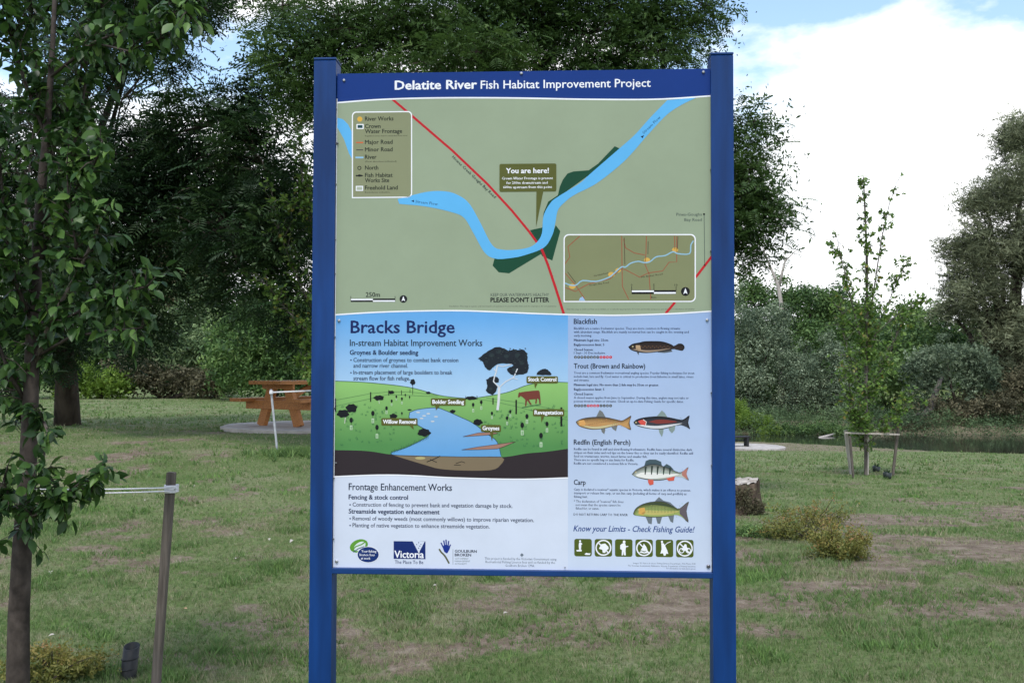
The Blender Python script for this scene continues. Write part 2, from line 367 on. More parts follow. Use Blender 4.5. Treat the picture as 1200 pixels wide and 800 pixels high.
def slope(y): return -.0138 + (y-83)/588*.0251
def smooth(pts, n=6):
    p = [np.array(q, float) for q in pts]; p = [2*p[0]-p[1]] + p + [2*p[-1]-p[-2]]; o = []
    for i in range(1, len(p)-2):
        for k in range(n):
            t = k/n; o.append(.5*((2*p[i]) + (-p[i-1]+p[i+1])*t + (2*p[i-1]-5*p[i]+4*p[i+1]-p[i+2])*t*t + (-p[i-1]+3*p[i]-3*p[i+1]+p[i+2])*t**3))
    o.append(p[-2]); return [tuple(q) for q in o]
def conv(pts, ox, oy, sc): return [(ox+x/sc, oy+y/sc) for x, y in pts]
NAVY, WHT, BLK = (0, 50, 128), (236, 243, 255), (16, 18, 24)
SAGE, OLIVE, RIV, DGRN, RED, TXT = (146, 163, 141), (86, 92, 42), (92, 178, 238), (14, 70, 50), (186, 30, 44), (40, 56, 88)
LNAVY = (16, 34, 92)
XL, XR = 394.6, 833.0
def xl(y): return 395.4 - (y-86)/582*4.2
def xr(y): return 832.2 + (y-80)/593*1.9
# white folded strip showing between panel print and left post
e = MB()
for (ya, yb_) in ((116, 664),):
    a, b = P(392.6-(ya-100)*.004, ya), P(xl(yb_), yb_); e.box(((xl1+.002+P(xl(372), 372)[0])/2, -.0018, (a[1]+b[1])/2), (abs(P(xl(372), 372)[0]-xl1)-.001, .003, a[1]-b[1]), None, .0005)
e.build('edge_strip', WHITE_E, sign)
c1 = smooth([(395, 120.6), (440, 117.2), (491, 115.3), (550, 114.8), (611, 115.2), (680, 116.5), (750, 116.9), (790, 115.6), (833, 112.6)])
c2 = smooth([(392.4, 368.8), (440, 365.9), (490, 364.3), (540, 364), (580, 365.3), (640, 367.8), (700, 369.2), (735, 369.2), (791, 367.3), (834, 364.6)])
c3 = smooth([(390.8, 558.2), (442, 556.3), (480, 556.8), (530, 559.4), (605, 561.2), (665.6, 559.6)])
g = Print('header_band', 'dark blue band along the top of the panel')
g.poly([(xl(86), 86.6), (832.2, 80.6)] + c1[::-1], NAVY, 1).line(c1, 1.7, WHT, 3); g.done()
g = Print('header_lettering', 'white title lettering on the blue band')
g.text('Delatite River', 463, 558.6, 105.2, 10.2, WHT, 3, .045); g.text('Fish Habitat Improvement Project', 563.4, 762.4, 104.3, 9.6, WHT, 3, .014); g.done()
g = Print('map_background', 'sage green map area')
g.poly(c1 + c2[::-1], pmat(SAGE), 0).line(c2, 1.6, WHT, 4); g.done()
top = smooth([(466, 233.4), (482.4, 229), (501, 224.8), (518, 224), (533, 227), (548.5, 237), (561.5, 258.3), (576.7, 287), (589.7, 292.6), (606, 292.4), (620, 289.8), (629, 284), (635, 273.5), (637, 253), (645, 238), (654, 230.5), (679, 215), (692, 203.5), (726, 174), (744, 158), (762, 138), (782, 117.6)])
bot = smooth([(816, 114.6), (797, 124), (780, 136), (757.5, 160), (742, 178), (726, 194), (699, 215), (674, 228), (663, 236), (654, 246), (650.6, 262), (647, 276), (637, 290.4), (613.5, 299.4), (598.3, 302.4), (581, 303.2), (568, 296), (555, 273.5), (544, 255.5), (529, 248.6), (498.7, 242), (468, 239)])
g = Print('river_drawing', 'light blue river winding across the map')
g.poly(top+bot, RIV, 3); g.poly([(395, 138), (402, 140), (408, 146), (412, 154), (413, 187), (409, 180), (403, 163), (395, 149)], RIV, 1)
g.text('Stream Flow', 486.8, 512.8, 237.6, 2.9, (40, 70, 110), 4, tilt=240.8); g.poly([(482, 235.6), (485, 234.2), (485.2, 237.2)], (20, 40, 80), 4)
g.text('Stream Flow', 754.5, 774.5, 157.3, 2.9, (30, 60, 100), 4, tilt=138.2); g.poly([(750.8, 160), (754.8, 158.6), (753, 162.2)][::1], (20, 30, 60), 4); g.done()
g = Print('crown_frontage_drawing', 'dark green frontage land beside the river')
g.poly([(720.4, 171.5), (726, 174), (692, 204), (656, 230), (646, 240), (640, 256), (638, 276), (630, 284), (621, 269.7), (635.5, 266.6), (637, 249.4), (642.5, 236.3), (653.8, 228.8), (656, 219), (659.4, 211), (665, 203.4), (672, 201), (690, 199.6), (701, 191.8)], DGRN, 1)
g.poly([(651.3, 263.9), (656.6, 271), (647.2, 305.3), (635.4, 300), (634, 297.6), (596.6, 320.3), (584.4, 319), (577.3, 311.3), (579.7, 302), (607, 298), (632, 291), (642.5, 282), (648, 272)], DGRN, 1); g.done()
g = Print('road_drawing', 'red road slanting down from the top left of the map')
g.line([(460, 116.6), (483.6, 136.6), (530, 176.5), (571, 215.5), (600, 247), (620, 271.3), (629.6, 284.5)], 2.7, RED, 2); g.line([(634.6, 291.5), (642, 310), (652, 340), (660.6, 367.4)], 2.9, RED, 4)
g.text('Howes Creek Goughs Bay Road', 529.5, 579.5, 184.5, 2.9, (44, 58, 58), 2, .02, tilt=232.5); g.done()
g = Print('road_drawing', 'red road passing under the lower right of the inset map'); g.line([(780, 367.2), (791, 354.2)], 2.8, RED, 2); g.done(); g = Print('road_drawing', 'red road running off the right edge of the map'); g.line([(815.2, 325), (834, 300.6)], 2.8, RED, 2)
g.line([(825.1, 251), (825.8, 310)], .6, (50, 66, 66), 2); g.ell(825, 251, 1.2, 1.2, BLK, 3); g.ell(825.8, 310.6, 1, 1, (60, 20, 30), 3)
g.text('Pines-Goughs', 792.6, 822.4, 253, 3.1, (62, 78, 78), 2); g.text('Bay Road', 802, 822.4, 259.2, 3.1, (62, 78, 78), 2); g.done()
g = Print('map_legend', 'olive legend box with rounded corners')
g.rrect(412.4, 131, 483, 232.4, 5, WHT, 3, (3,)); g.rrect(413.7, 132.3, 481.7, 231, 4, (133, 141, 112), 4, (3,))
LT = (32, 40, 34)
for t, x1, yb in (('River Works', 461, 141.7), ('Crown', 446, 150.4), ('Water Frontage', 471.2, 156.4), ('Major Road', 460, 169), ('Minor Road', 460, 177.7), ('River', 441.2, 186.4), ('North', 443.3, 199), ('Fish Habitat', 460, 207.7), ('Works Site', 456, 213.8), ('Freehold Land', 466, 222.4)):
    g.text(t, 427.8, x1, yb, 4.3, LT, 5, .028)
for t, x1, yb in (('Regulated zones may be extended from river', 477.5, 160.2), ('(Flow direction indicated)', 464.7, 190.2), ('Boundaries indicative', 457, 226.2)): g.text(t, 427.8, x1, yb, 1.5, LT, 5)
g.ell(421.7, 139.8, 3, 3, (212, 170, 70), 5); g.rrect(417.8, 145.6, 426.2, 151.4, .3, WHT, 5); g.rrect(419, 146.7, 425, 150.3, .3, (20, 68, 72), 6)
g.line([(417.5, 167.2), (425.7, 167.2)], 1.3, (206, 92, 52), 5); g.line([(417.5, 175.8), (425.7, 175.8)], 1.1, (66, 66, 72), 5); g.line([(416.5, 184.7), (426, 184.7)], 2, (140, 190, 226), 5)
g.ring(421.2, 197, 1.9, .9, BLK, 5); g.poly([(416.6, 206), (418, 204.8), (418.6, 205.5), (421, 204.4), (424.5, 205.3), (426, 206), (424, 206.8), (421, 207.2), (418.6, 206.6), (418, 207.2)], BLK, 5)
g.rrect(417, 218, 425.6, 223.8, .3, WHT, 5); g.rrect(418, 219, 424.6, 222.8, .3, (170, 182, 168), 6); g.done()
g = Print('here_callout', 'olive speech box with white lettering')
g.rrect(585.3, 192.2, 652, 225, 2, OLIVE, 4); g.poly([(628.6, 224.6), (636.6, 224.6), (628.2, 266.4)], OLIVE, 5)
g.text('You are here!', 593.2, 643, 203.2, 5.4, WHT, 5, .045)
for t, a, b, yb in (('Crown Water Frontage is present', 588, 647.8, 210.6), ('for 200m downstream and', 593.4, 641.6, 215.8), ('600m upstream from this point', 589.6, 646.7, 220.9)): g.text(t, a, b, yb, 2.7, WHT, 5, .05)
g.done()
def north(g, cx, cy, r, lay):
    g.ell(cx, cy, r, r, BLK, lay); g.poly([(cx, cy-r*.78), (cx+r*.48, cy+r*.6), (cx, cy+r*.28), (cx-r*.48, cy+r*.6)], WHT, lay+1)
def bar(g, x0, xm, x1, y0, y1, lay):
    ym = (y0+y1)/2; g.rrect(x0, y0, x1, y1, .1, BLK, lay); g.rrect(x0+.3, y0+.3, xm, ym, .1, WHT, lay+1); g.rrect(xm, ym, x1-.3, y1-.3, .1, WHT, lay+1)
g = Print('scale_bar', 'black and white distance bar with compass disc')
g.text('250m', 428.7, 445.2, 347.9, 4.9, BLK, 1, .02); bar(g, 411, 437, 463.2, 349.8, 353.8, 1); g.line([(411.1, 347), (411.1, 350)], .6, BLK, 1); g.line([(463, 347), (463, 350)], .6, BLK, 1); north(g, 472.7, 350.3, 4.5, 1); g.done()
g = Print('litter_lettering', 'black request not to litter')
g.text('KEEP OUR WATERWAYS HEALTHY', 575, 643.3, 347.2, 3.6, (60, 70, 72), 1); g.text("PLEASE DON'T LITTER", 575, 643.3, 353.9, 5.2, BLK, 1, .05)
g.done(); g = Print('disclaimer_lettering'); g.text('Disclaimer: This map is a guide only and may be of assistance to you but the State and its employees do not guarantee', 526.7, 652, 359.5, 1.4, (80, 84, 80), 1)
g.done(); g = Print('disclaimer_lettering'); g.text('that the map is without flaw and reliable or is wholly appropriate for your particular purposes and therefore disclaims all liability', 664, 813.8, 363, 1.4, (80, 84, 80), 1); g.done()
g = Print('inset_map', 'small olive inset map with white outline')
g.rrect(660.4, 274.4, 815.4, 354, 6, WHT, 4, (3,), -.001); g.rrect(661.8, 275.8, 814, 352.6, 5, (126, 134, 100), 5, (3,), -.001)
def Q(p): return conv(p, 655, 268, 6.667)
OR = (152, 84, 62)
for p in ([(163, 58), (70, 140), (85, 220), (48, 275)], [(490, 58), (495, 450), (545, 552)], [(505, 80), (520, 150), (590, 190), (670, 205)], [(683, 58), (680, 190), (672, 280), (703, 350), (718, 552)], [(903, 58), (905, 160)],
          [(920, 58), (920, 260), (860, 262), (810, 330), (700, 345), (630, 378), (520, 320), (480, 315), (400, 390), (230, 432), (160, 470), (130, 490), (52, 460)], [(50, 348), (130, 440), (200, 545)]): g.line(Q(p), .9, OR, 6)
for p in ([(510, 70), (515, 280)], [(697, 100), (695, 200)], [(930, 60), (925, 160)], [(68, 338), (130, 420)]): g.line(Q(p), .7, (74, 60, 48), 6)
for x, y, a in ((105, 450, 26), (410, 358, 26), (462, 325, 22), (688, 245, 24), (908, 165, 24)): g.ell(*Q([(x, y)])[0], a/6.667, a/8.5, (206, 168, 84), 6)
g.line(smooth(Q([(48, 425), (90, 440), (135, 440), (185, 405), (290, 412), (390, 380), (440, 340), (490, 298), (520, 300), (560, 270), (620, 255), (665, 265), (710, 258), (760, 220), (830, 210), (890, 180), (930, 195), (1020, 195), (1030, 130), (1050, 95)]), 3), 1.5, (142, 186, 212), 7)
g.poly(Q([(155, 562), (165, 540), (185, 530), (205, 562)]), (150, 184, 226), 6)
for t, x0, x1, yb, ti in (('Mansfield Road', 275, 385, 374, 350), ('Goughs Bay Road', 235, 390, 447, 424), ('Mt Buller Road', 645, 810, 384, 358)):
    (a, b), (c, d) = Q([(x0, yb), (x1, ti)]); g.text(t, a, c, b, 1.6, (52, 48, 38), 7, tilt=d)
bar(g, *[Q([(q, 0)])[0][0] for q in (568, 742, 915)], Q([(0, 480)])[0][1], Q([(0, 510)])[0][1], 7)
for q, t in ((568, '0'), (742, '5'), (915, '10')): x, y = Q([(q, 450)])[0]; g.line([(x, y), (x, y+5)], .6, BLK, 7); g.text(t, x-(1 if t != '10' else 1.8), x+(1 if t != '10' else 1.8), y-.3, 2.4, (40, 40, 36), 7)
g.text('Km', 763, 769, 349.5, 2.2, (40, 40, 36), 7); north(g, 803.2, 341.5, 5.2, 7); g.done()

# --- the stream picture
g = Print('stream_picture', 'illustration of a creek between green hills')
c2l = [p for p in c2 if p[0] <= 665.6]; c2r = [p for p in c2 if p[0] >= 665.6]
g.poly(c2l + [(665.6, 368.9), (665.6, 470), (391.2, 470)], pmat((98, 166, 230), (168, 204, 238), (372, 462)), 0)
hl = smooth([(391.3, 446.2), (430, 448), (480, 453.7), (515, 463), (545, 466.5), (555, 466.4), (592.5, 460), (617.5, 451.2), (640, 447.4), (665.6, 448)])
so = smooth([(665.6, 525.5), (640, 529), (617.5, 531), (587.5, 535.4), (540, 535.6), (500, 535), (460, 532.5), (430, 528.2), (391, 527)])
g.poly(hl+so, pmat((140, 192, 114), (80, 138, 80), (450, 522)), 1); g.line(hl, .7, (50, 86, 70), 3)
g.poly([(391.1, 526), (391, 558.6)] + c3 + [(665.6, 525)] + [(x, y) for x, y in so], (46, 40, 46), 2)
wat = smooth([(480, 483), (490, 479.5), (510, 477.5), (520, 480), (540, 488.7), (555, 496), (570, 507.5), (582.5, 517.5), (587.5, 535)]) + smooth([(540, 535), (460, 532.5), (480, 522.5), (502.5, 510), (498, 503), (490, 498), (480, 490), (480, 484)])
g.poly(wat, pmat((128, 176, 222), (96, 160, 220), (480, 535)), 3); g.line(wat+wat[:1], .7, (36, 62, 90), 4)
g.poly(smooth([(460, 532.7), (500, 533.8), (540, 535.2), (587.5, 535.2), (586, 545), (575, 550.5), (542.5, 551), (515, 549), (500, 545), (475, 537.5), (460, 532.7)], 3), (124, 112, 92), 4)
g.ell(492.5, 536.5, 6, 1.6, (176, 168, 120), 5); g.line([(500, 541), (508, 538), (516, 534)], 1, (30, 28, 30), 5); g.line([(504, 538), (512, 541.5)], .8, (30, 28, 30), 5); g.line([(534, 543), (541, 540.5), (545, 542)], .8, (30, 28, 30), 5); g.line([(532, 544.6), (540, 544.8)], .7, (30, 28, 30), 5)
for p in ([(542.5, 511.4), (560, 507), (577.5, 506.2), (584, 507.6), (570, 509.6)], [(541, 526.8), (560, 523.4), (578, 521), (604, 517.4), (592, 522.4), (583, 525.6), (560, 526.6)]): g.poly(p, (158, 122, 110), 5); g.line(p+p[:1], .5, (70, 52, 52), 6)
for x, y in ((490, 483), (497, 487), (502, 484.5), (511, 488), (494, 490), (507, 493.5)): g.ell(x, y, 2.3, .8, (196, 204, 210), 5)
for p in ([(391.4, 469), (434, 461), (455, 459), (480, 459), (514, 463)], [(391.4, 476), (434, 467), (455, 462), (514, 464.6)], [(556, 467), (578, 470), (605, 476), (665.4, 492)], [(570, 466), (605, 471), (665.4, 482)]): g.line(p, .35, (70, 110, 80), 4)
rn = random.Random(3)
for _ in range(260):
    x, y = rn.uniform(393, 663), rn.uniform(472, 524)
    if 470+(y-478)*-.3 < x < 552+(y-478)*.8 or (y < 480 and 440 < x < 620): continue
    for k in range(3): g.line([(x+k*.9, y), (x+k*.9+rn.uniform(-.6, .6), y-rn.uniform(1.2, 3))], .35, (52, 106, 72), 4)
for k in range(26): x = 459+k*1.7; yb = 532-k*.72; g.line([(x, yb), (x+rn.uniform(-.5, .5), yb-rn.uniform(2.5, 5))], .5, (40, 92, 72), 5)
for x, y, x1, y1, wd in ((393, 466.5, 393, 482, 1.8), (434.4, 459.3, 434.4, 470.6, 1.3), (455.6, 457, 455.6, 463.2, 1), (470.5, 457, 470.5, 463, .7), (480.5, 456, 480.5, 460, .6), (604.9, 468.3, 604.9, 485, 1.8), (577.8, 466, 577.8, 473.8, 1.3), (657.8, 477, 657.8, 499.4, 2.2), (546, 464, 546, 468, .9), (559, 463.5, 559, 468, .8)): g.line([(x, y), (x1, y1)], wd, BLK, 5)
for x, y, gy, k in ((411.6, 492, 501, 1.2), (441.8, 500.5, 511, 1.2), (437, 484, 493, 1.2), (453, 478, 483, .9), (459, 469.6, 474, .7), (464.5, 464.5, 468, .6), (471, 467, 472, .7), (475, 462.5, 0, .5), (480, 465, 0, .5), (554.5, 474, 481, .9), (564, 471, 478, .9), (576.5, 484, 489, .8), (598, 482, 487, .8), (594.3, 489.6, 496, .9), (617.5, 487.5, 494, 1.1), (612, 498, 507, 1.3), (641, 496.5, 504, 1.1), (634, 510, 521, 1.3), (471, 484, 0, .6)):
    g.ell(x, y, 1.7*k, 2.6*k, (18, 24, 28), 5, n=10); g.line([(x, y+2*k), (x, y+5*k)], .4, (18, 24, 28), 5)
    if gy: g.rrect(x-1.2*k, gy-2.4*k, x+1.2*k, gy+2*k, .3, (186, 208, 186), 5); g.rrect(x-.6*k, gy-1.6*k, x+.6*k, gy+1.6*k, .3, (120, 170, 120), 6)
def bushy(x, y, rx, ry, lay=5, col=(20, 24, 30)):
    a = np.linspace(0, 2*math.pi, 26, endpoint=False); g.poly([(x+rx*math.cos(q)*(1+.13*math.sin(5*q+x)), y+ry*math.sin(q)*(1+.13*math.cos(6*q+y))) for q in a], col, lay)
for q in ((402, 484.5, 7, 4.6), (412, 478, 6.5, 5), (444, 466, 6, 3), (458.6, 459.5, 3.4, 2), (461, 487.5, 4.4, 3), (497, 506.5, 7.5, 4.5), (560, 494.5, 5.5, 3.6), (530.5, 481.8, 3.2, 2), (552, 466.3, 6.5, 2.2), (483.7, 447.5, 3, 3.4), (502, 460, 2.6, 1.4), (480, 480, 2.4, .9)): bushy(*q)
g.line([(483.7, 450), (483.7, 462)], .6, BLK, 5); g.line([(405, 486), (404, 496)], .8, (200, 206, 200), 4); g.line([(444, 468), (444.5, 473)], .6, (200, 206, 200), 4)
g.done()
g = Print('tree_drawing', 'drawn gum tree with dark canopy and white trunk')
def Q5(p): return conv(p, 550, 395, 7.617)
g.line(Q5([(252, 650), (262, 560), (265, 500), (266, 440)]), 2.9, (206, 214, 224), 5); g.line(Q5([(266, 445), (215, 395), (225, 350), (240, 310), (250, 250)]), 1.4, (206, 214, 224), 7)
g.line(Q5([(275, 440), (325, 395), (395, 360), (430, 280)]), 1.2, (206, 214, 224), 7); g.line(Q5([(240, 310), (220, 280)]), .9, (206, 214, 224), 7); g.line(Q5([(390, 365), (430, 375)]), .8, (206, 214, 224), 7); g.line(Q5([(250, 250), (300, 262), (380, 240)]), .9, (206, 214, 224), 6)
def lumpy(pts, amp=.5):
    s = smooth(pts+pts[:1], 5)[:-1]; cx = sum(p[0] for p in s)/len(s); cy = sum(p[1] for p in s)/len(s); o = []
    for i, (x, y) in enumerate(s): d = math.hypot(x-cx, y-cy)+1e-6; k = 1+amp*(.5-(i % 3)*.5)/d; o.append((cx+(x-cx)*k, cy+(y-cy)*k))
    return o
INK = (26, 34, 44)
g.poly(lumpy(Q5([(80, 190), (150, 135), (240, 88), (310, 100), (350, 120), (400, 108), (440, 115), (480, 110), (515, 150), (520, 220), (530, 260), (510, 320), (430, 335), (380, 335), (340, 300), (345, 275), (390, 255), (370, 238), (270, 235), (215, 265), (180, 295), (140, 265), (120, 220)])), INK, 6)
g.poly(lumpy(Q5([(150, 380), (200, 350), (255, 360), (262, 400), (230, 410), (250, 450), (210, 512), (150, 480), (160, 440)])), INK, 6)
for x, y, r in ((200, 160, 24), (260, 130, 22), (330, 170, 22), (430, 160, 24), (470, 230, 22), (400, 290, 18), (190, 460, 16), (150, 220, 16)): g.ell(*Q5([(x, y)])[0], r/7.6, r/10, (38, 52, 58), 7)
rt_ = random.Random(8)
for _ in range(90):
    x, y = rt_.uniform(90, 515), rt_.uniform(100, 320)
    if (y < 230 and y > 190-(x-80)*.55 and not (380 < x < 392)) or x > 400: g.ell(*Q5([(x, min(y, 225) if x < 395 else y)])[0], .9, .6, rt_.choice([(40, 56, 60), (18, 24, 34), (52, 66, 66)]), 7.2, n=7)
g.poly(lumpy(Q5([(600, 335), (610, 310), (640, 290), (665, 282), (690, 285), (725, 315), (722, 338)])), INK, 5)
g.done()
g = Print('cow_drawing', 'drawn brown cow on the hillside')
g.line(Q5([(468, 628), (560, 612), (640, 598)]), .9, (50, 96, 66), 5)
g.poly(Q5([(434, 532), (438, 505), (445, 488), (455, 494), (465, 490), (500, 484), (560, 478), (618, 474), (628, 486), (634, 540), (637, 592), (626, 593), (622, 556), (606, 545), (600, 592), (588, 592), (592, 552), (532, 556), (557, 600), (545, 604), (517, 562), (508, 614), (497, 614), (500, 556), (478, 536), (458, 522), (443, 540)]), (112, 58, 50), 6); g.done()
def callout(t, x0, y0, x1, y1, tail, bold=.045):
    g = Print('picture_label', 'small olive label with white lettering: '+t.lower()); g.rrect(x0, y0, x1, y1, 1.6, (88, 92, 40), 8); g.poly(tail, (88, 92, 40), 9); g.text(t, x0+2, x1-2, y1-2.2-(0 if y1 > 460 else .2), 4.1, WHT, 9, bold); g.done()
callout('Bolder Seeding', 505, 466.4, 545.6, 475, [(510, 474.5), (516, 474.5), (511, 480.5)]); callout('Willow Removal', 447, 489.6, 489.4, 498.2, [(479, 497.6), (484, 497.6), (485, 503)])
callout('Groynes', 563.6, 497.6, 587, 505.8, [(574, 505), (578.5, 505), (576.5, 517)]); callout('Stock Control', 617, 440.6, 653.8, 448.9, [(626, 448), (630.5, 448), (627, 455)]); callout('Revegetation', 624.6, 479, 661.2, 487.4, [(634, 487), (638, 487), (634.5, 494.6)])
g = Print('bridge_heading', 'large dark blue heading Bracks Bridge'); g.text('Bracks Bridge', 411.2, 532.5, 390, 14.2, LNAVY, 2, .028); g.done()
g = Print('works_lettering', 'dark lettering above the stream picture')
g.text('In-stream Habitat Improvement Works', 410, 565, 405.2, 6.8, (34, 50, 70), 2, .02); g.text('Groynes & Boulder seeding', 410, 490, 415.5, 4.9, (20, 40, 80), 2, .04)
for t, x0, x1, yb in (('Construction of groynes to combat bank erosion', 414.2, 537, 423.9), ('and narrow river channel.', 414.2, 478, 430.6), ('In-stream placement of large boulders to break', 414.2, 530, 438.4), ('stream flow for fish refuge.', 414.2, 480.6, 445.4)): g.text(t, x0, x1, yb, 4.3, TXT, 2, .022)
for y in (421.8, 436.6): g.ell(411.3, y, .9, .9, LNAVY, 2, n=10)
g.done()
g = Print('lower_background', 'pale area along the bottom left of the panel')
g.poly(c3 + [(665.6, 671.4), (390.3, 666.5)], (203, 216, 238), 0).line(c3, 1.4, WHT, 3); g.done()
g = Print('frontage_lettering', 'dark lettering about fencing and planting')
g.text('Frontage Enhancement Works', 408.7, 529.5, 573.8, 7.1, (22, 38, 66), 1, .02); g.text('Fencing & stock control', 408.7, 478, 584.6, 4.8, (20, 40, 80), 1, .04); g.text('Streamside vegetation enhancement', 408.7, 515, 601.2, 4.8, (20, 40, 80), 1, .04)
for t, x1, yb in (('Construction of fencing to prevent bank and vegetation damage by stock.', 600.5, 593), ('Removal of woody weeds (most commonly willows) to improve riparian vegetation.', 625.6, 609.2), ('Planting of native vegetation to enhance streamside vegetation.', 573.7, 617.2)):
    g.text(t, 413.2, x1, yb, 4.2, (44, 58, 88), 1, .018); g.ell(410.3, yb-1.9, .9, .9, LNAVY, 1, n=10)
g.done()
g = Print('fishing_licence_logo', 'green swirl over a dark blue oval')
g.ell(420.6, 639.2, 11, 7.4, (92, 152, 54), 1, -.35); g.ell(421.6, 639.6, 7.6, 4.4, (206, 222, 228), 2, -.55); g.line([(412, 645), (417, 640), (424, 637.5), (428, 634.5)], 1.3, (92, 152, 54), 3); g.line([(414, 646.5), (420, 642.5), (427, 640)], 1, (36, 74, 110), 3)
g.ell(431.4, 649.4, 13, 9.6, WHT, 3); g.ell(431.4, 649.4, 12.5, 9.1, (18, 48, 112), 4)
for t, a, b, yb in (('Your fishing', 423.5, 441, 646.8), ('licence fees', 421.5, 439, 650.9), ('at work', 423, 434, 655)): g.text(t, a, b, yb, 2.6, WHT, 5, .03)
g.done()
g = Print('state_logo', 'dark blue rectangle with white notch and lettering')
g.rrect(461.3, 633.6, 498.6, 654.4, .2, (20, 44, 110), 1); g.poly([(483.5, 633.7), (490.7, 647.5), (497.6, 634.2)], (203, 216, 238), 2)
for x, y in ((490.6, 635.4), (488.3, 637.6), (493.3, 637.4), (490.6, 641.8), (492, 639.4)): g.ell(x, y, .6, .6, (20, 44, 110), 3, n=8)
g.text('Victoria', 462.4, 496.5, 653, 7.4, WHT, 3, .03); g.text('The Place To Be', 462.7, 496, 660, 3.5, (28, 50, 100), 1, .012); g.done()
g = Print('hand_logo', 'blue hand above an olive river curve with lettering')
HN = (24, 50, 140)
g.poly(smooth([(518.6, 640.5), (521, 638), (525, 638.6), (527.4, 641), (525.5, 645.5), (523.6, 648), (520.5, 646)], 3), HN, 1)
for a, b in (((519.4, 641), (516.8, 635.4)), ((521.2, 640), (520, 632.8)), ((523.2, 639.5), (522.6, 631.8)), ((525, 640), (525.8, 633.4)), ((526, 642), (528, 637.6))): g.line([a, b], 1.5, HN, 2)
g.line(smooth([(514.6, 642.8), (517, 646.5), (520, 649.5), (522.6, 653), (526.4, 659.8)]), 2, (92, 96, 74), 2); g.line([(530.8, 643), (530.8, 661)], .5, (120, 132, 150), 1)
g.text('GOULBURN', 533, 558.6, 646.9, 3.1, (30, 42, 70), 1, .04); g.text('BROKEN', 533, 552, 651.2, 3.1, (30, 42, 70), 1, .04)
for t, x1, yb in (('CATCHMENT', 549, 655), ('MANAGEMENT', 551, 658), ('AUTHORITY', 547, 661.1)): g.text(t, 533, x1, yb, 1.9, (90, 110, 120), 1)
g.done()
g = Print('funding_lettering', 'small grey funding statement with tiny crest')
for t, a, b, yb in (('This project is funded by the Victorian Government using', 568, 652, 655.3), ('Recreational Fishing Licence fees and co-funded by the', 569, 650.4, 659.2), ('Goulburn Broken CMA', 592, 626, 663.5)): g.text(t, a, b, yb, 2.6, (72, 88, 112), 1)
g.ell(611.6, 649.9, 2, 1.6, (110, 124, 140), 1, n=9); g.line([(611.6, 647.6), (611.6, 652)], .6, (60, 76, 96), 2); g.done()

# --- the fish guide column
g = Print('fish_guide_background', 'light blue column on the right of the panel')
g.poly([(665.6, 368.9)] + c2r[0:] + [(833.8, 673.2), (665.6, 671.4)], pmat((148, 177, 222), (196, 212, 237), (372, 650)), 0); g.done()
HD, SM = (28, 38, 58), (36, 50, 86)
g = Print('fish_guide_lettering', 'dark headings and small paragraphs about four kinds of fish')
for t, x1, yb in (('Blackfish', 699.4, 379.4), ('Trout (Brown and Rainbow)', 756, 431.5), ('Redfin (English Perch)', 738.7, 520.6), ('Carp', 686.2, 567.6)): g.text(t, 672.5, x1, yb, 5.3, HD, 1, .03)
for t, x1, yb, bo in (('Blackfish are a native freshwater species. They are more common in flowing streams', 797, 386, 0), ('with abundant snags. Blackfish are mainly nocturnal but can be caught in the evening and', 807, 390.2, 0), ('early morning.', 693.4, 394.4, 0),
    ('Minimum legal size: 22cm', 712.5, 399.8, 1), ('Bag/possession limit: 5', 708, 405.1, 1), ('Closed Season:', 695, 410.8, 1), ('1 Sept - 31 Dec inclusive', 709, 414.7, 0),
    ('Trout are a common freshwater recreational angling species. Popular fishing techniques for trout', 813.7, 438, 0), ('include bait, lure and fly. Cool water is critical to productive trout fisheries in small lakes, rivers', 812.5, 442.3, 0), ('and streams.', 690.5, 446.5, 0),
    ('Minimum legal size: No more than 2 fish may be 35cm or greater.', 772, 452, 1), ('Bag/possession limit: 5', 708, 457.3, 1), ('Closed Season:', 695, 462.8, 1), ('A closed season applies from June to September. During this time, anglers may not take or', 807, 467, 0), ('possess trout in rivers or streams. Check an up-to-date Fishing Guide for specific dates.', 801, 471.2, 0),
    ('Redfin can be found in still and slow-flowing freshwaters. Redfin have several distinctive dark', 811, 527.2, 0), ('stripes on their sides and red tips on the lower fins so they can be easily identified. Redfin will', 812, 531.4, 0), ('feed on crustaceans, worms, insect larvae and smaller fish.', 758.5, 535.6, 0), ('There are no specific bag or size limits for Redfin.', 743, 539.8, 0), ('Redfin are not considered a noxious fish in Victoria.', 747.7, 544, 0),
    ('Carp is declared a noxious* aquatic species in Victoria, which makes it an offence to possess,', 809.4, 574.4, 0), ('transport or release live carp, or use live carp (including all forms of carp and goldfish) as', 804.4, 578.6, 0), ('fishing bait.', 688.5, 582.9, 0)):
    g.text(t, 672.5, x1, yb, 2.55, SM if not bo else (24, 34, 66), 1, .05+.05*bo)
for t, x0, x1, yb in (('* The declaration of "noxious" fish does', 672.5, 730.6, 588.4), ('not mean that the species cannot be', 674.7, 727, 592.5), ('fished for, or eaten.', 674.7, 702, 596.6)): g.text(t, x0, x1, yb, 2.6, (36, 48, 78), 1, .03)
g.text('DO NOT RETURN CARP TO THE RIVER', 672.2, 735.6, 603.7, 2.7, (30, 38, 62), 1, .05)
for y, reds in ((418.4, range(8, 12)), (475.2, range(4, 8))):
    for k, ch in enumerate('JFMAMJJASOND'): x = 674.4+k*3.74; g.ell(x, y, 1.75, 1.75, (196, 38, 64) if k in reds else (70, 78, 88), 1, n=12); g.text(ch, x-.55, x+.55, y+.8, 1.7, (210, 220, 235), 2)
g.done()
g = Print('limits_lettering', 'slanted blue lettering about limits'); g.text('Know your Limits - Check Fishing Guide!', 672, 814, 622, 6.2, (36, 68, 136), 1, .02, .28); g.done()
g = Print('credit_lettering')
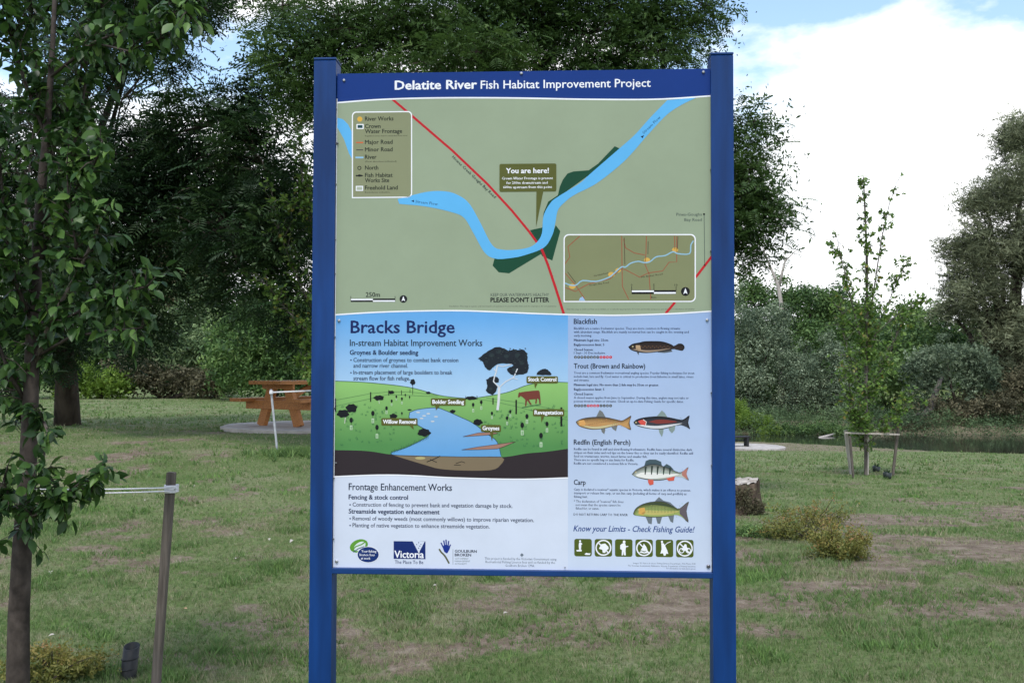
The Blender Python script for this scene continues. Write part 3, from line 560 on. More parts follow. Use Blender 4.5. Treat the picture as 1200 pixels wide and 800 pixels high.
for t, a, yb in (('Images: W. Fulton & others, Fishing Services Department - Fish Photo: DSE', 742, 660.2), ('The Victorian Government, Melbourne, Victoria, Department of Primary Industries', 736, 663.2), ('For information see www.dpi.vic.gov.au', 781, 666.4)): g.text(t, a, 815, yb, 1.6, (74, 86, 110), 1)
g.done()
def fish(label, body, fins, cb, cbel, cfin, cv, extra=None, eye=None, back=None):
    g = Print('fish_drawing', label)
    for f in fins: g.poly(cv(f), cfin, 2)
    b = smooth(cv(body)+cv(body)[:1], 3)[:-1]; g.poly(b, (34, 42, 54), 3)
    cx = sum(p[0] for p in b)/len(b); cyy = sum(p[1] for p in b)/len(b); hh = max(p[1] for p in b)-min(p[1] for p in b)
    for j, (kx, ky, dy, kc) in enumerate(((.985, .93, 0, .58), (.975, .84, .035, .74), (.96, .74, .06, .88), (.94, .62, .08, 1.0), (.90, .42, .13, 1.1))):   # shaded from dark back to pale belly
        g.poly([(cx+(x-cx)*kx, cyy+(y-cyy)*ky+hh*dy) for x, y in b], tuple(int(min(255, q*kc)) for q in cb), 4+j*.18)
    rs = random.Random(len(label))
    for _ in range(46): x, y = rs.choice(b); f = rs.random()**.5*.8; g.ell(cx+(x-cx)*f, cyy+(y-cyy)*f, .45, .28, tuple(int(q*rs.choice((.6, .75, 1.2))) if q < 210 else q for q in cb), 4.85, n=6)
    if extra: extra(g, cv)
    if eye: x, y = cv([eye])[0]; g.ell(x, y, .9, .9, (230, 220, 170), 7, n=10); g.ell(x, y, .5, .5, BLK, 8, n=8)
    g.done()
cA = lambda p: conv(p, 670, 370, 8); cB = lambda p: conv(p, 670, 480, 8); cC = lambda p: conv(p, 660, 505, 4.706)
def ex(g, cv):
    g.poly(smooth(cv([(560, 312), (620, 328), (700, 340), (800, 332), (930, 305), (800, 318), (700, 322), (620, 312)]), 3), (150, 134, 120), 5)
    for k in range(16): x, y = cv([(650+k*18, 285+(k % 2)*12)])[0]; g.ell(x, y, .7, .5, (112, 82, 48), 5, n=8)
    g.poly(cv([(600, 275), (640, 275), (650, 320), (620, 325), (600, 305)]), (176, 150, 120), 5)
fish('dark brown blackfish with rounded tail', [(530, 290), (570, 262), (640, 248), (680, 238), (780, 236), (860, 242), (935, 268), (960, 283), (1000, 260), (1040, 265), (1058, 295), (1040, 325), (1000, 320), (955, 298), (930, 320), (850, 332), (700, 348), (600, 335), (550, 315)], [[(800, 335), (930, 315), (945, 335), (870, 347), (810, 342)], [(610, 340), (625, 368), (632, 340)]], (44, 36, 36), 0, (80, 88, 96), cA, ex, (572, 288))
def ex(g, cv):
    g.poly(smooth(cv([(60, 140), (150, 168), (220, 178), (320, 166), (460, 122), (330, 145), (220, 158), (130, 150)]), 3), (196, 190, 150), 5)
    g.poly(smooth(cv([(90, 88), (140, 76), (230, 70), (330, 74), (450, 98), (330, 84), (230, 82), (140, 88)]), 3), (92, 80, 64), 5)
    g.poly(cv([(70, 100), (115, 95), (132, 130), (110, 160), (70, 145)]), (216, 164, 100), 5)
    for k in range(18): x, y = cv([(145+k*17, 100+(k*37 % 40))])[0]; g.ell(x, y, .4, .4, (88, 58, 40), 6, n=6)
fish('golden brown trout', [(38, 112), (70, 92), (130, 74), (230, 65), (330, 70), (420, 90), (470, 100), (515, 78), (558, 55), (542, 120), (555, 188), (500, 162), (470, 130), (400, 148), (320, 172), (220, 184), (150, 178), (80, 158), (50, 135)], [[(228, 68), (262, 0), (290, 20), (318, 70)], [(272, 172), (312, 168), (315, 190), (305, 228), (282, 208)], [(370, 158), (430, 142), (415, 200), (385, 180)]], (170, 134, 88), 0, (112, 118, 120), cB, ex, (62, 112))
def ex(g, cv):
    g.poly(smooth(cv([(600, 140), (690, 164), (780, 176), (870, 170), (1040, 125), (880, 142), (780, 150), (680, 142)]), 3), (206, 212, 222), 5)
    g.poly(smooth(cv([(720, 112), (800, 92), (900, 95), (990, 112), (900, 125), (800, 130)]), 3), (126, 56, 54), 5)
    g.poly(cv([(620, 105), (660, 92), (695, 110), (690, 145), (650, 140)]), (206, 82, 76), 5); g.line(cv([(668, 90), (700, 112), (690, 150)]), .8, (230, 220, 220), 6)
fish('dark backed trout with red band', [(578, 118), (605, 92), (680, 70), (800, 60), (900, 68), (1000, 88), (1045, 90), (1104, 52), (1092, 120), (1108, 182), (1042, 135), (960, 152), (860, 180), (760, 180), (650, 162), (600, 142)], [[(793, 65), (845, 5), (872, 28), (897, 70)], [(812, 172), (862, 172), (858, 215), (845, 255), (822, 215)], [(905, 160), (972, 148), (965, 190), (940, 220), (915, 195)]], (52, 56, 66), 0, (130, 150, 150), cB, ex, (603, 118))
def ex(g, cv):
    g.poly(smooth(cv([(400, 240), (450, 225), (560, 235), (640, 236), (590, 250), (480, 262), (410, 250)]), 3), (226, 230, 230), 5)
    for x in (455, 490, 522, 556, 590): g.poly(cv([(x-6, 190+abs(x-500)*.12), (x+6, 190+abs(x-500)*.12), (x-1, 240), (x-6, 238)]), (48, 60, 56), 6)
    g.poly(cv([(655, 225), (688, 200), (680, 233), (688, 268), (655, 243)]), (176, 120, 112), 6)
    for f in ([(468, 266), (498, 268), (498, 292), (478, 298), (468, 282)], [(568, 260), (616, 248), (610, 272), (582, 274)]): g.poly(cv(f), (206, 92, 78), 6)
fish('silver redfin with dark stripes and red fins', [(378, 238), (400, 214), (450, 190), (500, 180), (560, 195), (610, 216), (650, 226), (690, 197), (680, 235), (692, 272), (645, 246), (590, 260), (540, 271), (480, 270), (410, 256)], [[(447, 192), (455, 164), (475, 156), (510, 156), (540, 168), (545, 192)], [(550, 197), (570, 180), (592, 192), (612, 215)]], (166, 176, 172), 0, (66, 86, 96), cC, ex, (400, 226))
def ex(g, cv):
    g.poly(smooth(cv([(430, 455), (500, 462), (590, 455), (640, 440), (560, 440), (460, 435)]), 3), (186, 180, 110), 5)
    g.poly(smooth(cv([(430, 408), (500, 394), (560, 398), (620, 424), (560, 412), (500, 406)]), 3), (60, 74, 56), 5)
    g.poly(cv([(418, 425), (448, 420), (455, 445), (440, 462), (415, 455)]), (206, 164, 90), 5); g.poly(cv([(642, 428), (690, 392), (678, 440), (688, 498), (642, 455)]), (96, 90, 98), 6)
    for a in range(9):
        for b in range(3): x, y = cv([(470+a*18, 418+b*13)])[0]; g.ring(x, y, .9, .25, (84, 100, 70), 6, 8)
fish('greenish carp with grey tail', [(385, 455), (400, 425), (440, 400), (500, 387), (560, 390), (620, 420), (642, 425), (692, 387), (680, 440), (690, 503), (638, 458), (590, 467), (500, 475), (430, 468), (395, 463)], [[(500, 392), (528, 362), (552, 382), (590, 392), (612, 412), (604, 425), (560, 398)], [(453, 468), (492, 472), (488, 512), (470, 508)], [(510, 472), (546, 470), (534, 510), (520, 508)], [(578, 466), (612, 456), (606, 505), (592, 498)]], (136, 152, 92), 0, (104, 116, 126), cC, ex, (415, 432))
# pictograms
PG = (76, 92, 34)
def pict(k, label, draw, ban):
    x0 = 673+k*23.85; y0 = 630.9+k*.22; g = Print('pictogram', label); g.rrect(x0, y0, x0+20.5, y0+20.5, 2.6, PG, 1, (), .008)
    q = lambda x, y: (x0+x*20.5, y0+y*20.5)
    draw(g, q)
    if ban: g.ring(*q(.5, .5), 8.6, 1.5, WHT, 4); g.line([q(.2, .2), q(.8, .8)], 1.4, WHT, 4)
    g.done()
S = lambda g, q, pts, lay=2: g.poly([q(*p) for p in pts], WHT, lay)
def d0(g, q): g.ell(*q(.33, .14), 1.2, 1.4, WHT, 3, n=10); S(g, q, [(.27, .22), (.39, .22), (.47, .3), (.40, .34), (.38, .62), (.28, .62), (.25, .4)]); S(g, q, [(.12, .64), (.42, .62), (.42, .72), (.14, .72)]); S(g, q, [(.58, .88), (.68, .8), (.86, .84), (.92, .8), (.9, .92), (.66, .92)])
def d1(g, q): S(g, q, [(.24, .55), (.38, .3), (.6, .26), (.78, .44), (.8, .56), (.66, .66), (.6, .8), (.46, .78), (.44, .62)])
def d2(g, q): g.ell(*q(.52, .16), 1.6, 1.8, WHT, 3, n=10); S(g, q, [(.42, .24), (.58, .24), (.62, .4), (.76, .38), (.76, .43), (.62, .46), (.6, .7), (.62, .92), (.52, .92), (.5, .7), (.46, .92), (.38, .92), (.4, .62), (.3, .56), (.3, .34)])
def d3(g, q): S(g, q, [(.3, .62), (.42, .44), (.48, .24), (.62, .42), (.7, .62), (.52, .68)]); S(g, q, [(.22, .74), (.34, .66), (.5, .74), (.68, .66), (.8, .76), (.5, .8)])
def d4(g, q): g.ell(*q(.36, .13), 1.3, 1.5, WHT, 3, n=10); S(g, q, [(.32, .2), (.46, .22), (.56, .4), (.66, .62), (.72, .82), (.6, .8), (.56, .92), (.46, .92), (.42, .78), (.26, .8), (.34, .56)]); g.line([q(.5, .35), q(.66, .2), q(.86, .12)], .8, WHT, 3)
def d5(g, q): g.ring(*q(.32, .62), 2.6, 1, WHT, 3); g.ring(*q(.7, .62), 2.6, 1, WHT, 3); S(g, q, [(.3, .58), (.4, .42), (.5, .24), (.6, .28), (.62, .44), (.74, .5), (.66, .6), (.48, .64)])
for k, a in enumerate((('figure standing by water on an olive square', d0, 0), ('barred tent on an olive square', d1, 1), ('walking figure on an olive square', d2, 0), ('barred campfire on an olive square', d3, 1), ('figure casting a line on an olive square', d4, 0), ('barred rider on an olive square', d5, 1))): pict(k, *a)
# screws
def screw(px, py, r, m, y=-.004):
    x, z = P(px, py); q = MB(); rr_ = r*.0027
    q.tube([(x, .003, z), (x, y, z), (x, y-.0015, z)], [rr_, rr_, rr_*.55], 10); q.build('screw', m, panel)
for s_ in ((403.2, 94.5, 1.7), (611, 86.3, 1.7), (824.2, 84.8, 1.7), (397.4, 375.6, 1.7), (828.5, 374.8, 1.7), (394.6, 657.2, 1.9), (830, 663, 2.2), (394, 542, .9), (662, 664, .8)): screw(*s_, ZC if s_[2] < 2 else SCREW)
for s_ in ((394.3, 128, 1), (393.8, 169, 1.2), (393.6, 216, 1.2), (393, 281, 1.3), (392.7, 321, 1.2), (392.2, 395, 1.4), (392, 478, 1.4), (391.2, 560, 1.2), (390.8, 631, 1.2), (833, 199, 1), (833.2, 294, 1.3), (833.6, 460, 1), (834, 545, 1.1), (395.6, 168, 1.2)): screw(*s_, SCREW, -.006)

# ------------------------------------------------------------------ foliage tools
def rand_unit(n):
    v = RNG.normal(size=(n, 3)); return v/np.linalg.norm(v, axis=1)[:, None]
def nrm(v): return v/np.maximum(np.linalg.norm(v, axis=1), 1e-9)[:, None]
def scatter(T, TF, pos, ax, nr_, sc):
    """copies of template T (x along the leaf, z its normal) at pos; one mesh"""
    ax = nrm(ax); y = nrm(np.cross(nr_, ax)); z = np.cross(ax, y); sc = np.asarray(sc).reshape(-1, 1, 1)
    V = T[None, :, 0:1]*ax[:, None] + T[None, :, 1:2]*y[:, None] + T[None, :, 2:3]*z[:, None]
    V = V*sc + pos[:, None]; n, k = len(pos), len(T)
    F = TF[None] + (np.arange(n)*k)[:, None, None]; return V.reshape(-1, 3), F.reshape(-1, TF.shape[1])
def frond_T(pairs=7, wide=.30, droop=.25):
    V, F = [], []
    for k in range(pairs):
        x = .10+.86*k/(pairs-1); ln = wide*(math.sin(math.pi*(.16+.74*k/(pairs-1)))**.7); z = -droop*x*x; w_ = .46/pairs
        for s in (-1, 1):
            b = len(V); V += [(x, 0, z), (x+ln*.30-w_*.6, s*ln*.52, z-.02), (x+ln*.55, s*ln, z-.06-.05*ln), (x+ln*.30+w_, s*ln*.5, z-.02)]; F.append((b, b+1, b+2, b+3) if s > 0 else (b, b+3, b+2, b+1))
    b = len(V); V += [(0, -.012, 0), (1, 0, -droop), (0, .012, 0), (0, 0, .01)]; F.append((b, b+1, b+2, b+3)); return np.array(V), np.array(F)
def sprig_T(n, size, ell=.45, seed=1, spread=.5):
    r = np.random.default_rng(seed); V, F = [], []
    for _ in range(n):
        c = r.uniform(-spread, spread, 3); a = r.normal(size=3); a /= np.linalg.norm(a); b_ = np.cross(a, r.normal(size=3)); b_ /= np.linalg.norm(b_); s = size*r.uniform(.6, 1.2)
        k = len(V); V += [c-a*s, c-b_*s*ell, c+a*s, c+b_*s*ell]; F.append((k, k+1, k+2, k+3))
    return np.array(V), np.array(F)
LEAF_V = np.array([(0, 0, 0), (.22, .20, .05), (.5, .27, .04), (.78, .15, -.03), (1, 0, -.16), (.78, -.15, -.03), (.5, -.27, .04), (.22, -.20, .05), (.5, 0, -.03), (.24, 0, -.01), (.8, 0, -.09)])
LEAF_F = np.array([(0, 1, 9, 9), (1, 2, 8, 9), (2, 3, 10, 8), (3, 4, 10, 10), (10, 4, 5, 5), (8, 10, 5, 6), (9, 8, 6, 7), (0, 9, 7, 7)])
LEAF_F4 = np.array([(0, 9, 1, 1)])
LT_F = np.array([(0, 1, 9), (1, 2, 8), (1, 8, 9), (2, 3, 10), (2, 10, 8), (3, 4, 10), (10, 4, 5), (8, 10, 5), (8, 5, 6), (9, 8, 6), (9, 6, 7), (0, 9, 7)])[:, ::-1]
MAPLE_V = np.array([(0, 0, 0), (.25, .42, -.02), (.42, .2, .02), (1, 0, -.1), (.42, -.2, .02), (.25, -.42, -.02), (.72, .38, -.06), (.72, -.38, -.06), (.5, 0, .03)])
MAPLE_F = np.array([(0, 8, 2, 1), (8, 3, 6, 2), (8, 4, 7, 3), (0, 5, 4, 8)])
def curve(a, b, bend, n=6, wob=0):
    a, b, bend = np.array(a, float), np.array(b, float), np.array(bend, float); o = []
    for i in range(n+1):
        t = i/n; p = a*(1-t)+b*t + bend*4*t*(1-t)
        if wob and 0 < i < n: p = p + RNG.normal(size=3)*wob
        o.append(p)
    return o
def feather_tree(label, base, fork, blobs, nfr, mat_leaf, size, rt, seed, group=None, back=.5):
    """large spreading tree: trunk, limbs to every foliage mass, fronds sprayed round twigs"""
    global RNG; RNG = np.random.default_rng(seed)
    base, fork = np.array(base, float), np.array(fork, float); t = empty('shade_tree', base, label=label, cat='tree', group=group)
    m = MB(); tr = [base-[0, 0, .2], base*.6+fork*.4+[.1, 0, 0], fork]; m.tube([p-base for p in tr], [rt*1.35, rt, rt*.8], 12)
    twigs = MB(); sp_p, sp_d = [], []; wt = np.array([b[3]*b[4]*b[5]*(b[6] if len(b) > 6 else 1) for b in blobs]); wt = wt**.7; wt /= wt.sum()
    P_, A_, N_, S_ = [], [], [], []
    for b, q in zip(blobs, wt):
        c = np.array(b[:3], float); r = np.array(b[3:6], float); path = curve(fork, c, (0, 0, .12*np.linalg.norm(c-fork)), 6, .12)
        rd = rt*.42*min(1.2, (r.prod())**.33/1.3); m.tube([p-base for p in path], np.linspace(rd, rd*.3, 7), 7, False)
        nsp = max(6, int(nfr*q/9)); u = rand_unit(nsp); e = c + u*r*(RNG.uniform(.15, 1, (nsp, 1))**.45)
        for k in range(nsp):
            if k % 2 == 0: tw = curve(c if RNG.random() < .5 else path[4], e[k], (0, 0, .1), 3); twigs.tube([p-base for p in tw], [.022, .014, .009, .004], 3, False)
        nf = 9; o = np.repeat(e, nf, 0); az = RNG.uniform(0, 2*math.pi, len(o)); el = RNG.uniform(-.55, .35, len(o))
        d = np.stack([np.cos(az)*np.cos(el), np.sin(az)*np.cos(el), np.sin(el)], -1); d = nrm(d + .35*np.repeat(u, nf, 0))
        P_.append(o + RNG.normal(size=o.shape)*.12); A_.append(d); N_.append(np.array([0, 0, 1]) + RNG.normal(size=o.shape)*.35); S_.append(size*RNG.uniform(.65, 1.25, len(o)))
    m.build('trunk', BARK_D, t, True); twigs.build('twigs', BARK_D, t, kind='stuff')
    T, TF = frond_T(); pos = np.concatenate(P_); V, F = scatter(T, TF, pos-base, np.concatenate(A_), np.concatenate(N_), np.concatenate(S_))
    T2, TF2 = sprig_T(9, .095, .36, seed, .55); n2 = int(nfr*.68); ix = RNG.choice(len(pos), n2); p2 = pos[ix] + RNG.normal(size=(n2, 3))*.13   # fine small leaves between the fronds
    V2, F2 = scatter(T2, TF2, p2-base, rand_unit(n2), rand_unit(n2), RNG.uniform(.25, .6, n2)*size/.3)
    ti = np.clip(.45 + .30*(fbm(pos[:, 0]*1.3+pos[:, 2], pos[:, 1]*.7+pos[:, 2]*1.4, 3)-.5)*2 + RNG.normal(size=len(pos))*.12, 0, 1)
    ti2 = np.clip(ti[ix]-.08+RNG.normal(size=n2)*.12, 0, 1)
    new_obj('crown', np_mesh('crown', np.concatenate([V, V2]), np.concatenate([F, F2+len(V)]), mat_leaf, np.concatenate([np.repeat(ti, len(T)), np.repeat(ti2, len(T2))])), t); return t
def lump_tree(name, label, base, lumps, n, mat_leaf, size, rt=.12, seed=1, cat='bush', group=None, ell=.45, per=6, droop=0, trunkmat=None, tv=.35, spread=.9):
    global RNG; RNG = np.random.default_rng(seed); base = np.array(base, float)
    t = empty(name, base, label=label, cat=cat, group=group); m = MB()
    L_ = []
    for x, y, z, rx, ry, rz in lumps:       # every mass breaks into uneven sub-lumps
        L_.append((x, y, z, rx*.8, ry*.8, rz*.8))
        for u in rand_unit(7): u[2] = abs(u[2])*.9-.15; k = RNG.uniform(.3, .5); L_.append((x+u[0]*rx*.72, y+u[1]*ry*.72, z+u[2]*rz*.75, rx*k, ry*k, rz*k))
    if cat == 'bush':                        # bushes are leafy down to the ground
        for x, y, z, rx, ry, rz in list(lumps): L_.append((x, y-.2, (z+base[2])/2, rx*.9, ry*.9, (z-base[2])*.5+.1)); L_.append((x+rx*.3, y, base[2]+.4, rx*.8, ry*.8, .7))
    for x, y, z, rx, ry, rz in lumps:            # ragged shoots breaking the outline
        for u in rand_unit(5): u[2] = abs(u[2]); L_.append((x+u[0]*rx*1.02, y+u[1]*ry, z+u[2]*rz*1.05, rx*.16, ry*.16, rz*.26))
    L_ = np.array(L_); wt = (L_[:, 3]*L_[:, 5])**.8; wt /= wt.sum(); ix = RNG.choice(len(L_), n, p=wt)
    u = rand_unit(n); u[:, 2] = np.where(u[:, 2] < -.3, -u[:, 2], u[:, 2]); rad = 1-.28*RNG.random((n, 1))**1.5*1.6
    pos = L_[ix, :3] + u*L_[ix, 3:6]*rad + RNG.normal(size=(n, 3))*size*(.4 if droop < 1 else .8)
    g = gz(pos[:, 0], pos[:, 1]); pos[:, 2] = np.maximum(pos[:, 2], g+size*.3)
    ax = nrm(u + RNG.normal(size=(n, 3))*.6 - [0, 0, droop]); T, TF = sprig_T(per, .28 if droop == 0 else .42, ell, seed, .5*spread)
    V, F = scatter(T, TF, pos-base, ax, u+.3, size*RNG.uniform(.7, 1.3, n))
    lt = RNG.random(len(L_)); ti = np.clip(.45 + tv*(lt[ix]-.5)*2 + RNG.normal(size=n)*.2, 0, 1)
    top = max(l[2] for l in lumps)-base[2]
    for l in lumps: c = np.array(l[:3])-base; m.tube(curve((RNG.normal()*.1, 0, -.15), c, (0, 0, .05*top), 5, .05), np.linspace(rt, rt*.35, 6), 6, False)
    m.build('trunk', trunkmat or BARK_D, t, True)
    new_obj('crown', np_mesh('crown', V, F, mat_leaf, np.repeat(ti, len(T))), t); return t
def blob(px, py, d, rx, ry, rd=None):       # a foliage mass: pixel size at depth d -> metres
    p = at(px, py, d); s = d/FPX; return (p[0], p[1], p[2], rx*s, (rd if rd else (rx+ry)/2)*s, ry*s)

DARKLEAF = leafmat('dark_feathery_leaf', [(0, (.008, .024, .010)), (.5, (.021, .052, .016)), (1, (.07, .125, .03))], .55, .28)
MIDLEAF = leafmat('feathery_leaf', [(0, (.028, .062, .018)), (.5, (.065, .125, .03)), (1, (.15, .23, .055))], .55, .32)
GREYLEAF = leafmat('grey_green_leaf', [(0, (.045, .085, .034)), (.5, (.13, .20, .08)), (1, (.28, .37, .17))], .6, .2)
SOFTLEAF = leafmat('soft_green_leaf', [(0, (.035, .08, .024)), (.5, (.10, .185, .052)), (1, (.22, .33, .10))], .6, .25)
CASLEAF = leafmat('casuarina_needle', [(0, (.065, .08, .040)), (.5, (.145, .165, .088)), (1, (.25, .275, .16))], .7, .25)
HAZYLEAF = leafmat('hazy_grey_leaf', [(0, (.06, .095, .055)), (.5, (.16, .215, .125)), (1, (.33, .40, .26))], .6, .25)
LIME = leafmat('lime_leaf', [(0, (.09, .16, .02)), (.5, (.16, .27, .035)), (1, (.26, .36, .07))], .55, .35)
OLIVELEAF = leafmat('olive_needle', [(0, (.052, .052, .026)), (.5, (.10, .095, .05)), (1, (.17, .15, .085))], .7, .2)
MAPLE = leafmat('maple_leaf', [(0, (.07, .14, .03)), (.5, (.14, .25, .05)), (.85, (.23, .33, .07)), (1, (.30, .25, .07))], .45, .4)
PEAR = leafmat('glossy_oval_leaf', [(0, (.016, .042, .012)), (.5, (.034, .082, .02)), (.85, (.075, .155, .03)), (1, (.13, .23, .05))], .42, .25, .3)
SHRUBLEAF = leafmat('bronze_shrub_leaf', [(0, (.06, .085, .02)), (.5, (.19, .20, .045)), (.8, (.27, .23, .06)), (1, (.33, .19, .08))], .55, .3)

# ------------------------------------------------------------------ big shade trees
def gbase(x, y): return np.array([x, y, float(gz(x, y))])
tA = gbase(-8.9, 20.0)
feather_tree('huge dark feathery shade tree leaning over the lawn on the left', tA, at(60, 330, 19), [
    blob(160, 190, 16.5, 70, 70), blob(235, 150, 15.5, 75, 52), blob(300, 185, 15, 62, 62), blob(185, 270, 16, 70, 62), blob(265, 265, 15, 72, 58), blob(215, 215, 17.5, 80, 70), blob(340, 250, 16.5, 50, 60), blob(295, 235, 17, 60, 60), blob(270, 268, 18.5, 60, 50), blob(315, 275, 17, 50, 44), blob(120, 250, 16, 60, 70), blob(325, 110, 15.5, 42, 46),
    blob(330, 285, 14.5, 52, 60), blob(335, 350, 14.5, 42, 42), blob(160, 345, 16, 55, 48), blob(165, 392, 17, 40, 30), blob(110, 300, 18, 60, 70), blob(250, 330, 16.5, 40, 20), blob(280, 352, 15.5, 26, 18), blob(70, 390, 19, 55, 55), blob(60, 200, 18, 75, 90),
    blob(150, 40, 16, 48, 45), blob(90, 70, 17, 60, 60), blob(205, 55, 15.5, 28, 34), blob(20, 320, 19, 60, 100), blob(245, 15, 15.5, 26, 18), blob(-60, 200, 18, 80, 120), blob(150, -70, 15.5, 110, 60), blob(40, -60, 17.5, 120, 60), blob(250, -80, 16.5, 80, 40), blob(200, -40, 19, 120, 60)], 14500, DARKLEAF, .36, .20, 21, 'shade trees')
tB = gbase(.7, 13.6)
feather_tree('broad feathery shade tree spreading above and behind the sign', tB, at(645, 150, 13.6), [
    blob(345, 70, 12.6, 34, 40), blob(400, 45, 12.8, 55, 42), blob(470, 30, 13, 60, 46), blob(545, 35, 13.4, 60, 44), blob(615, 20, 13.4, 60, 40), blob(560, 65, 12.4, 70, 24), blob(690, 40, 13.2, 60, 36), blob(745, 12, 13.4, 50, 26), blob(790, 35, 13.4, 45, 28), blob(826, 10, 13.4, 26, 18),
    blob(380, 120, 12.8, 50, 34), blob(470, 110, 12.4, 60, 36), blob(760, 66, 13, 56, 14), blob(330, 15, 13.2, 40, 20), blob(640, -60, 13.6, 170, 60),
    blob(850, 170, 13.6, 46, 38), blob(868, 215, 13.4, 40, 34), blob(852, 262, 13.4, 40, 34), blob(893, 258, 13.4, 30, 22), blob(885, 150, 13.6, 20, 16), blob(860, 300, 13.4, 22, 22, None), blob(902, 235, 13.4, 20, 20), blob(700, 130, 13.6, 110, 60), blob(890, 287, 13.4, 16, 12)], 11000, MIDLEAF, .25, .26, 22, 'shade trees')

# ------------------------------------------------------------------ trees and bushes behind the lawn, left
def lt(name, label, px, py, d, lumps, n, mat_, size, **k):
    p = at(px, py, d); lump_tree(name, label, gbase(p[0], p[1]), [blob(*l) for l in lumps], n, mat_, size, **k)
lt('bush', 'large soft green rounded bush at the lawn edge behind the picnic table', 320, 460, 38, [(320, 405, 38, 52, 50), (285, 430, 37.5, 42, 34), (350, 395, 38.5, 50, 60), (275, 400, 39, 30, 36)], 4200, SOFTLEAF, .34, seed=31, group='bushes along the lawn edge')
lt('bush', 'tall pale green bush in the gap under the dark tree, left of the picnic table', 225, 460, 44, [(228, 390, 44, 42, 56), (205, 420, 43, 40, 40), (250, 415, 43, 34, 44), (232, 350, 44, 24, 30)], 3600, GREYLEAF, .36, seed=32, group='bushes along the lawn edge')
lt('bush', 'low brownish green scrub under the tall pale bush on the left', 190, 465, 41, [(165, 445, 41, 40, 24), (210, 450, 41, 40, 20), (245, 452, 40, 26, 16)], 1800, OLIVELEAF, .3, seed=33, group='bushes along the lawn edge')
lt('bush', 'bright lime green bush seen past the trunk of the near young tree', 110, 465, 40, [(92, 448, 40, 28, 20), (125, 454, 40, 26, 14)], 1700, LIME, .3, seed=34)
lt('gum_tree', 'hazy olive gum tree far behind the gap under the dark tree', 205, 440, 60, [(205, 310, 60, 40, 50), (180, 350, 60, 34, 40), (235, 340, 60, 26, 36)], 2600, OLIVELEAF, .6, rt=.3, seed=35, cat='tree', droop=.7)
lt('bush', 'dark green bush at the far left of the lawn edge', 30, 465, 40, [(20, 430, 40, 60, 50), (-30, 410, 41, 60, 70)], 2400, SOFTLEAF, .4, seed=36, group='bushes along the lawn edge')
lt('bush', 'wide dense bush behind the sign', 470, 470, 42, [(430, 410, 42, 60, 60), (520, 420, 43, 70, 60)], 1800, SOFTLEAF, .5, seed=37, group='bushes along the lawn edge')
lt('bush', 'wide dense bush behind the right half of the sign', 680, 480, 48, [(640, 420, 48, 80, 60), (760, 410, 50, 80, 60)], 1800, GREYLEAF, .5, seed=38, group='bushes along the lawn edge')

# the wood that closes the view behind all of these
r_ = np.random.default_rng(55); V_, F_, T_ = [], [], []; off = 0
for a in np.linspace(-.75, .75, 46):
    dd = r_.uniform(74, 92); x, y = dd*a, dd; g = float(gz(x, y)); h = r_.uniform(4.5, 7.5); u = nrm(r_.normal(size=(700, 3))); u[:, 2] = np.abs(u[:, 2])
    p = np.array([x, y, g+h*.35]) + u*[3.4, 2.4, h*.65]*r_.uniform(.7, 1.05, (700, 1)) + r_.normal(size=(700, 3))*.35; p[::3, 2] = g + r_.uniform(0, h*.6, len(p[::3]))
    T, TF = sprig_T(3, .42, .5, 7, .5); V, F = scatter(T, TF, p, u+r_.normal(size=u.shape)*.5, u+.3, r_.uniform(.5, 1.0, len(p))); V_.append(V); F_.append(F+off); off += len(V); T_.append(np.repeat(np.clip(.4+.3*(r_.random()-.5)+r_.normal(size=len(p))*.15, 0, 1), len(T)))
new_obj('distant_wood', np_mesh('distant_wood', np.concatenate(V_), np.concatenate(F_), SOFTLEAF, np.concatenate(T_)), label='unbroken green wood closing the view behind lawn and river', cat='wood', kind='stuff')
# ------------------------------------------------------------------ far bank of the river, right
BK = 'bushes on the far river bank'
lt('bush', 'tall grey green bush right beside the blue post above the river', 885, 490, 62, [(888, 415, 62, 40, 44), (860, 400, 62, 36, 60), (905, 385, 63, 30, 36), (880, 455, 61, 36, 30)], 3800, HAZYLEAF, .36, seed=41, group=BK)
lt('willow', 'tall dark green willow at the back, below the bare branches', 935, 480, 68, [(905, 365, 68, 42, 32), (950, 365, 69, 46, 32), (925, 400, 67, 50, 36), (985, 385, 70, 40, 40), (880, 350, 69, 20, 20)], 4600, SOFTLEAF, .40, rt=.2, seed=42, cat='tree')
lt('bush', 'round grey green bush above the pale log at the water', 950, 500, 60, [(945, 455, 60, 40, 34), (980, 430, 60, 34, 34), (930, 430, 60.5, 26, 26), (985, 470, 59, 30, 28)], 3800, HAZYLEAF, .32, seed=43, group=BK)
lt('bush', 'dark bush behind the young maple', 1040, 490, 64, [(1045, 410, 64, 50, 44), (1090, 415, 66, 40, 50), (1030, 450, 62, 46, 40), (1010, 390, 66, 30, 30), (1080, 380, 67, 34, 22)], 3800, SOFTLEAF, .44, seed=44, group=BK)
lt('bush', 'spreading pale grey green bush leaning over the river on the right', 1120, 500, 58, [(1110, 425, 58, 46, 26), (1150, 440, 58, 30, 26), (1080, 440, 58, 24, 24)], 3400, HAZYLEAF, .30, seed=45, group=BK)
lt('bush', 'dark scrub in the shade at the water line on the far right', 1170, 500, 57, [(1165, 478, 57, 44, 26), (1110, 488, 57, 40, 18), (1220, 460, 57, 40, 40)], 2600, OLIVELEAF, .34, seed=46, group=BK)
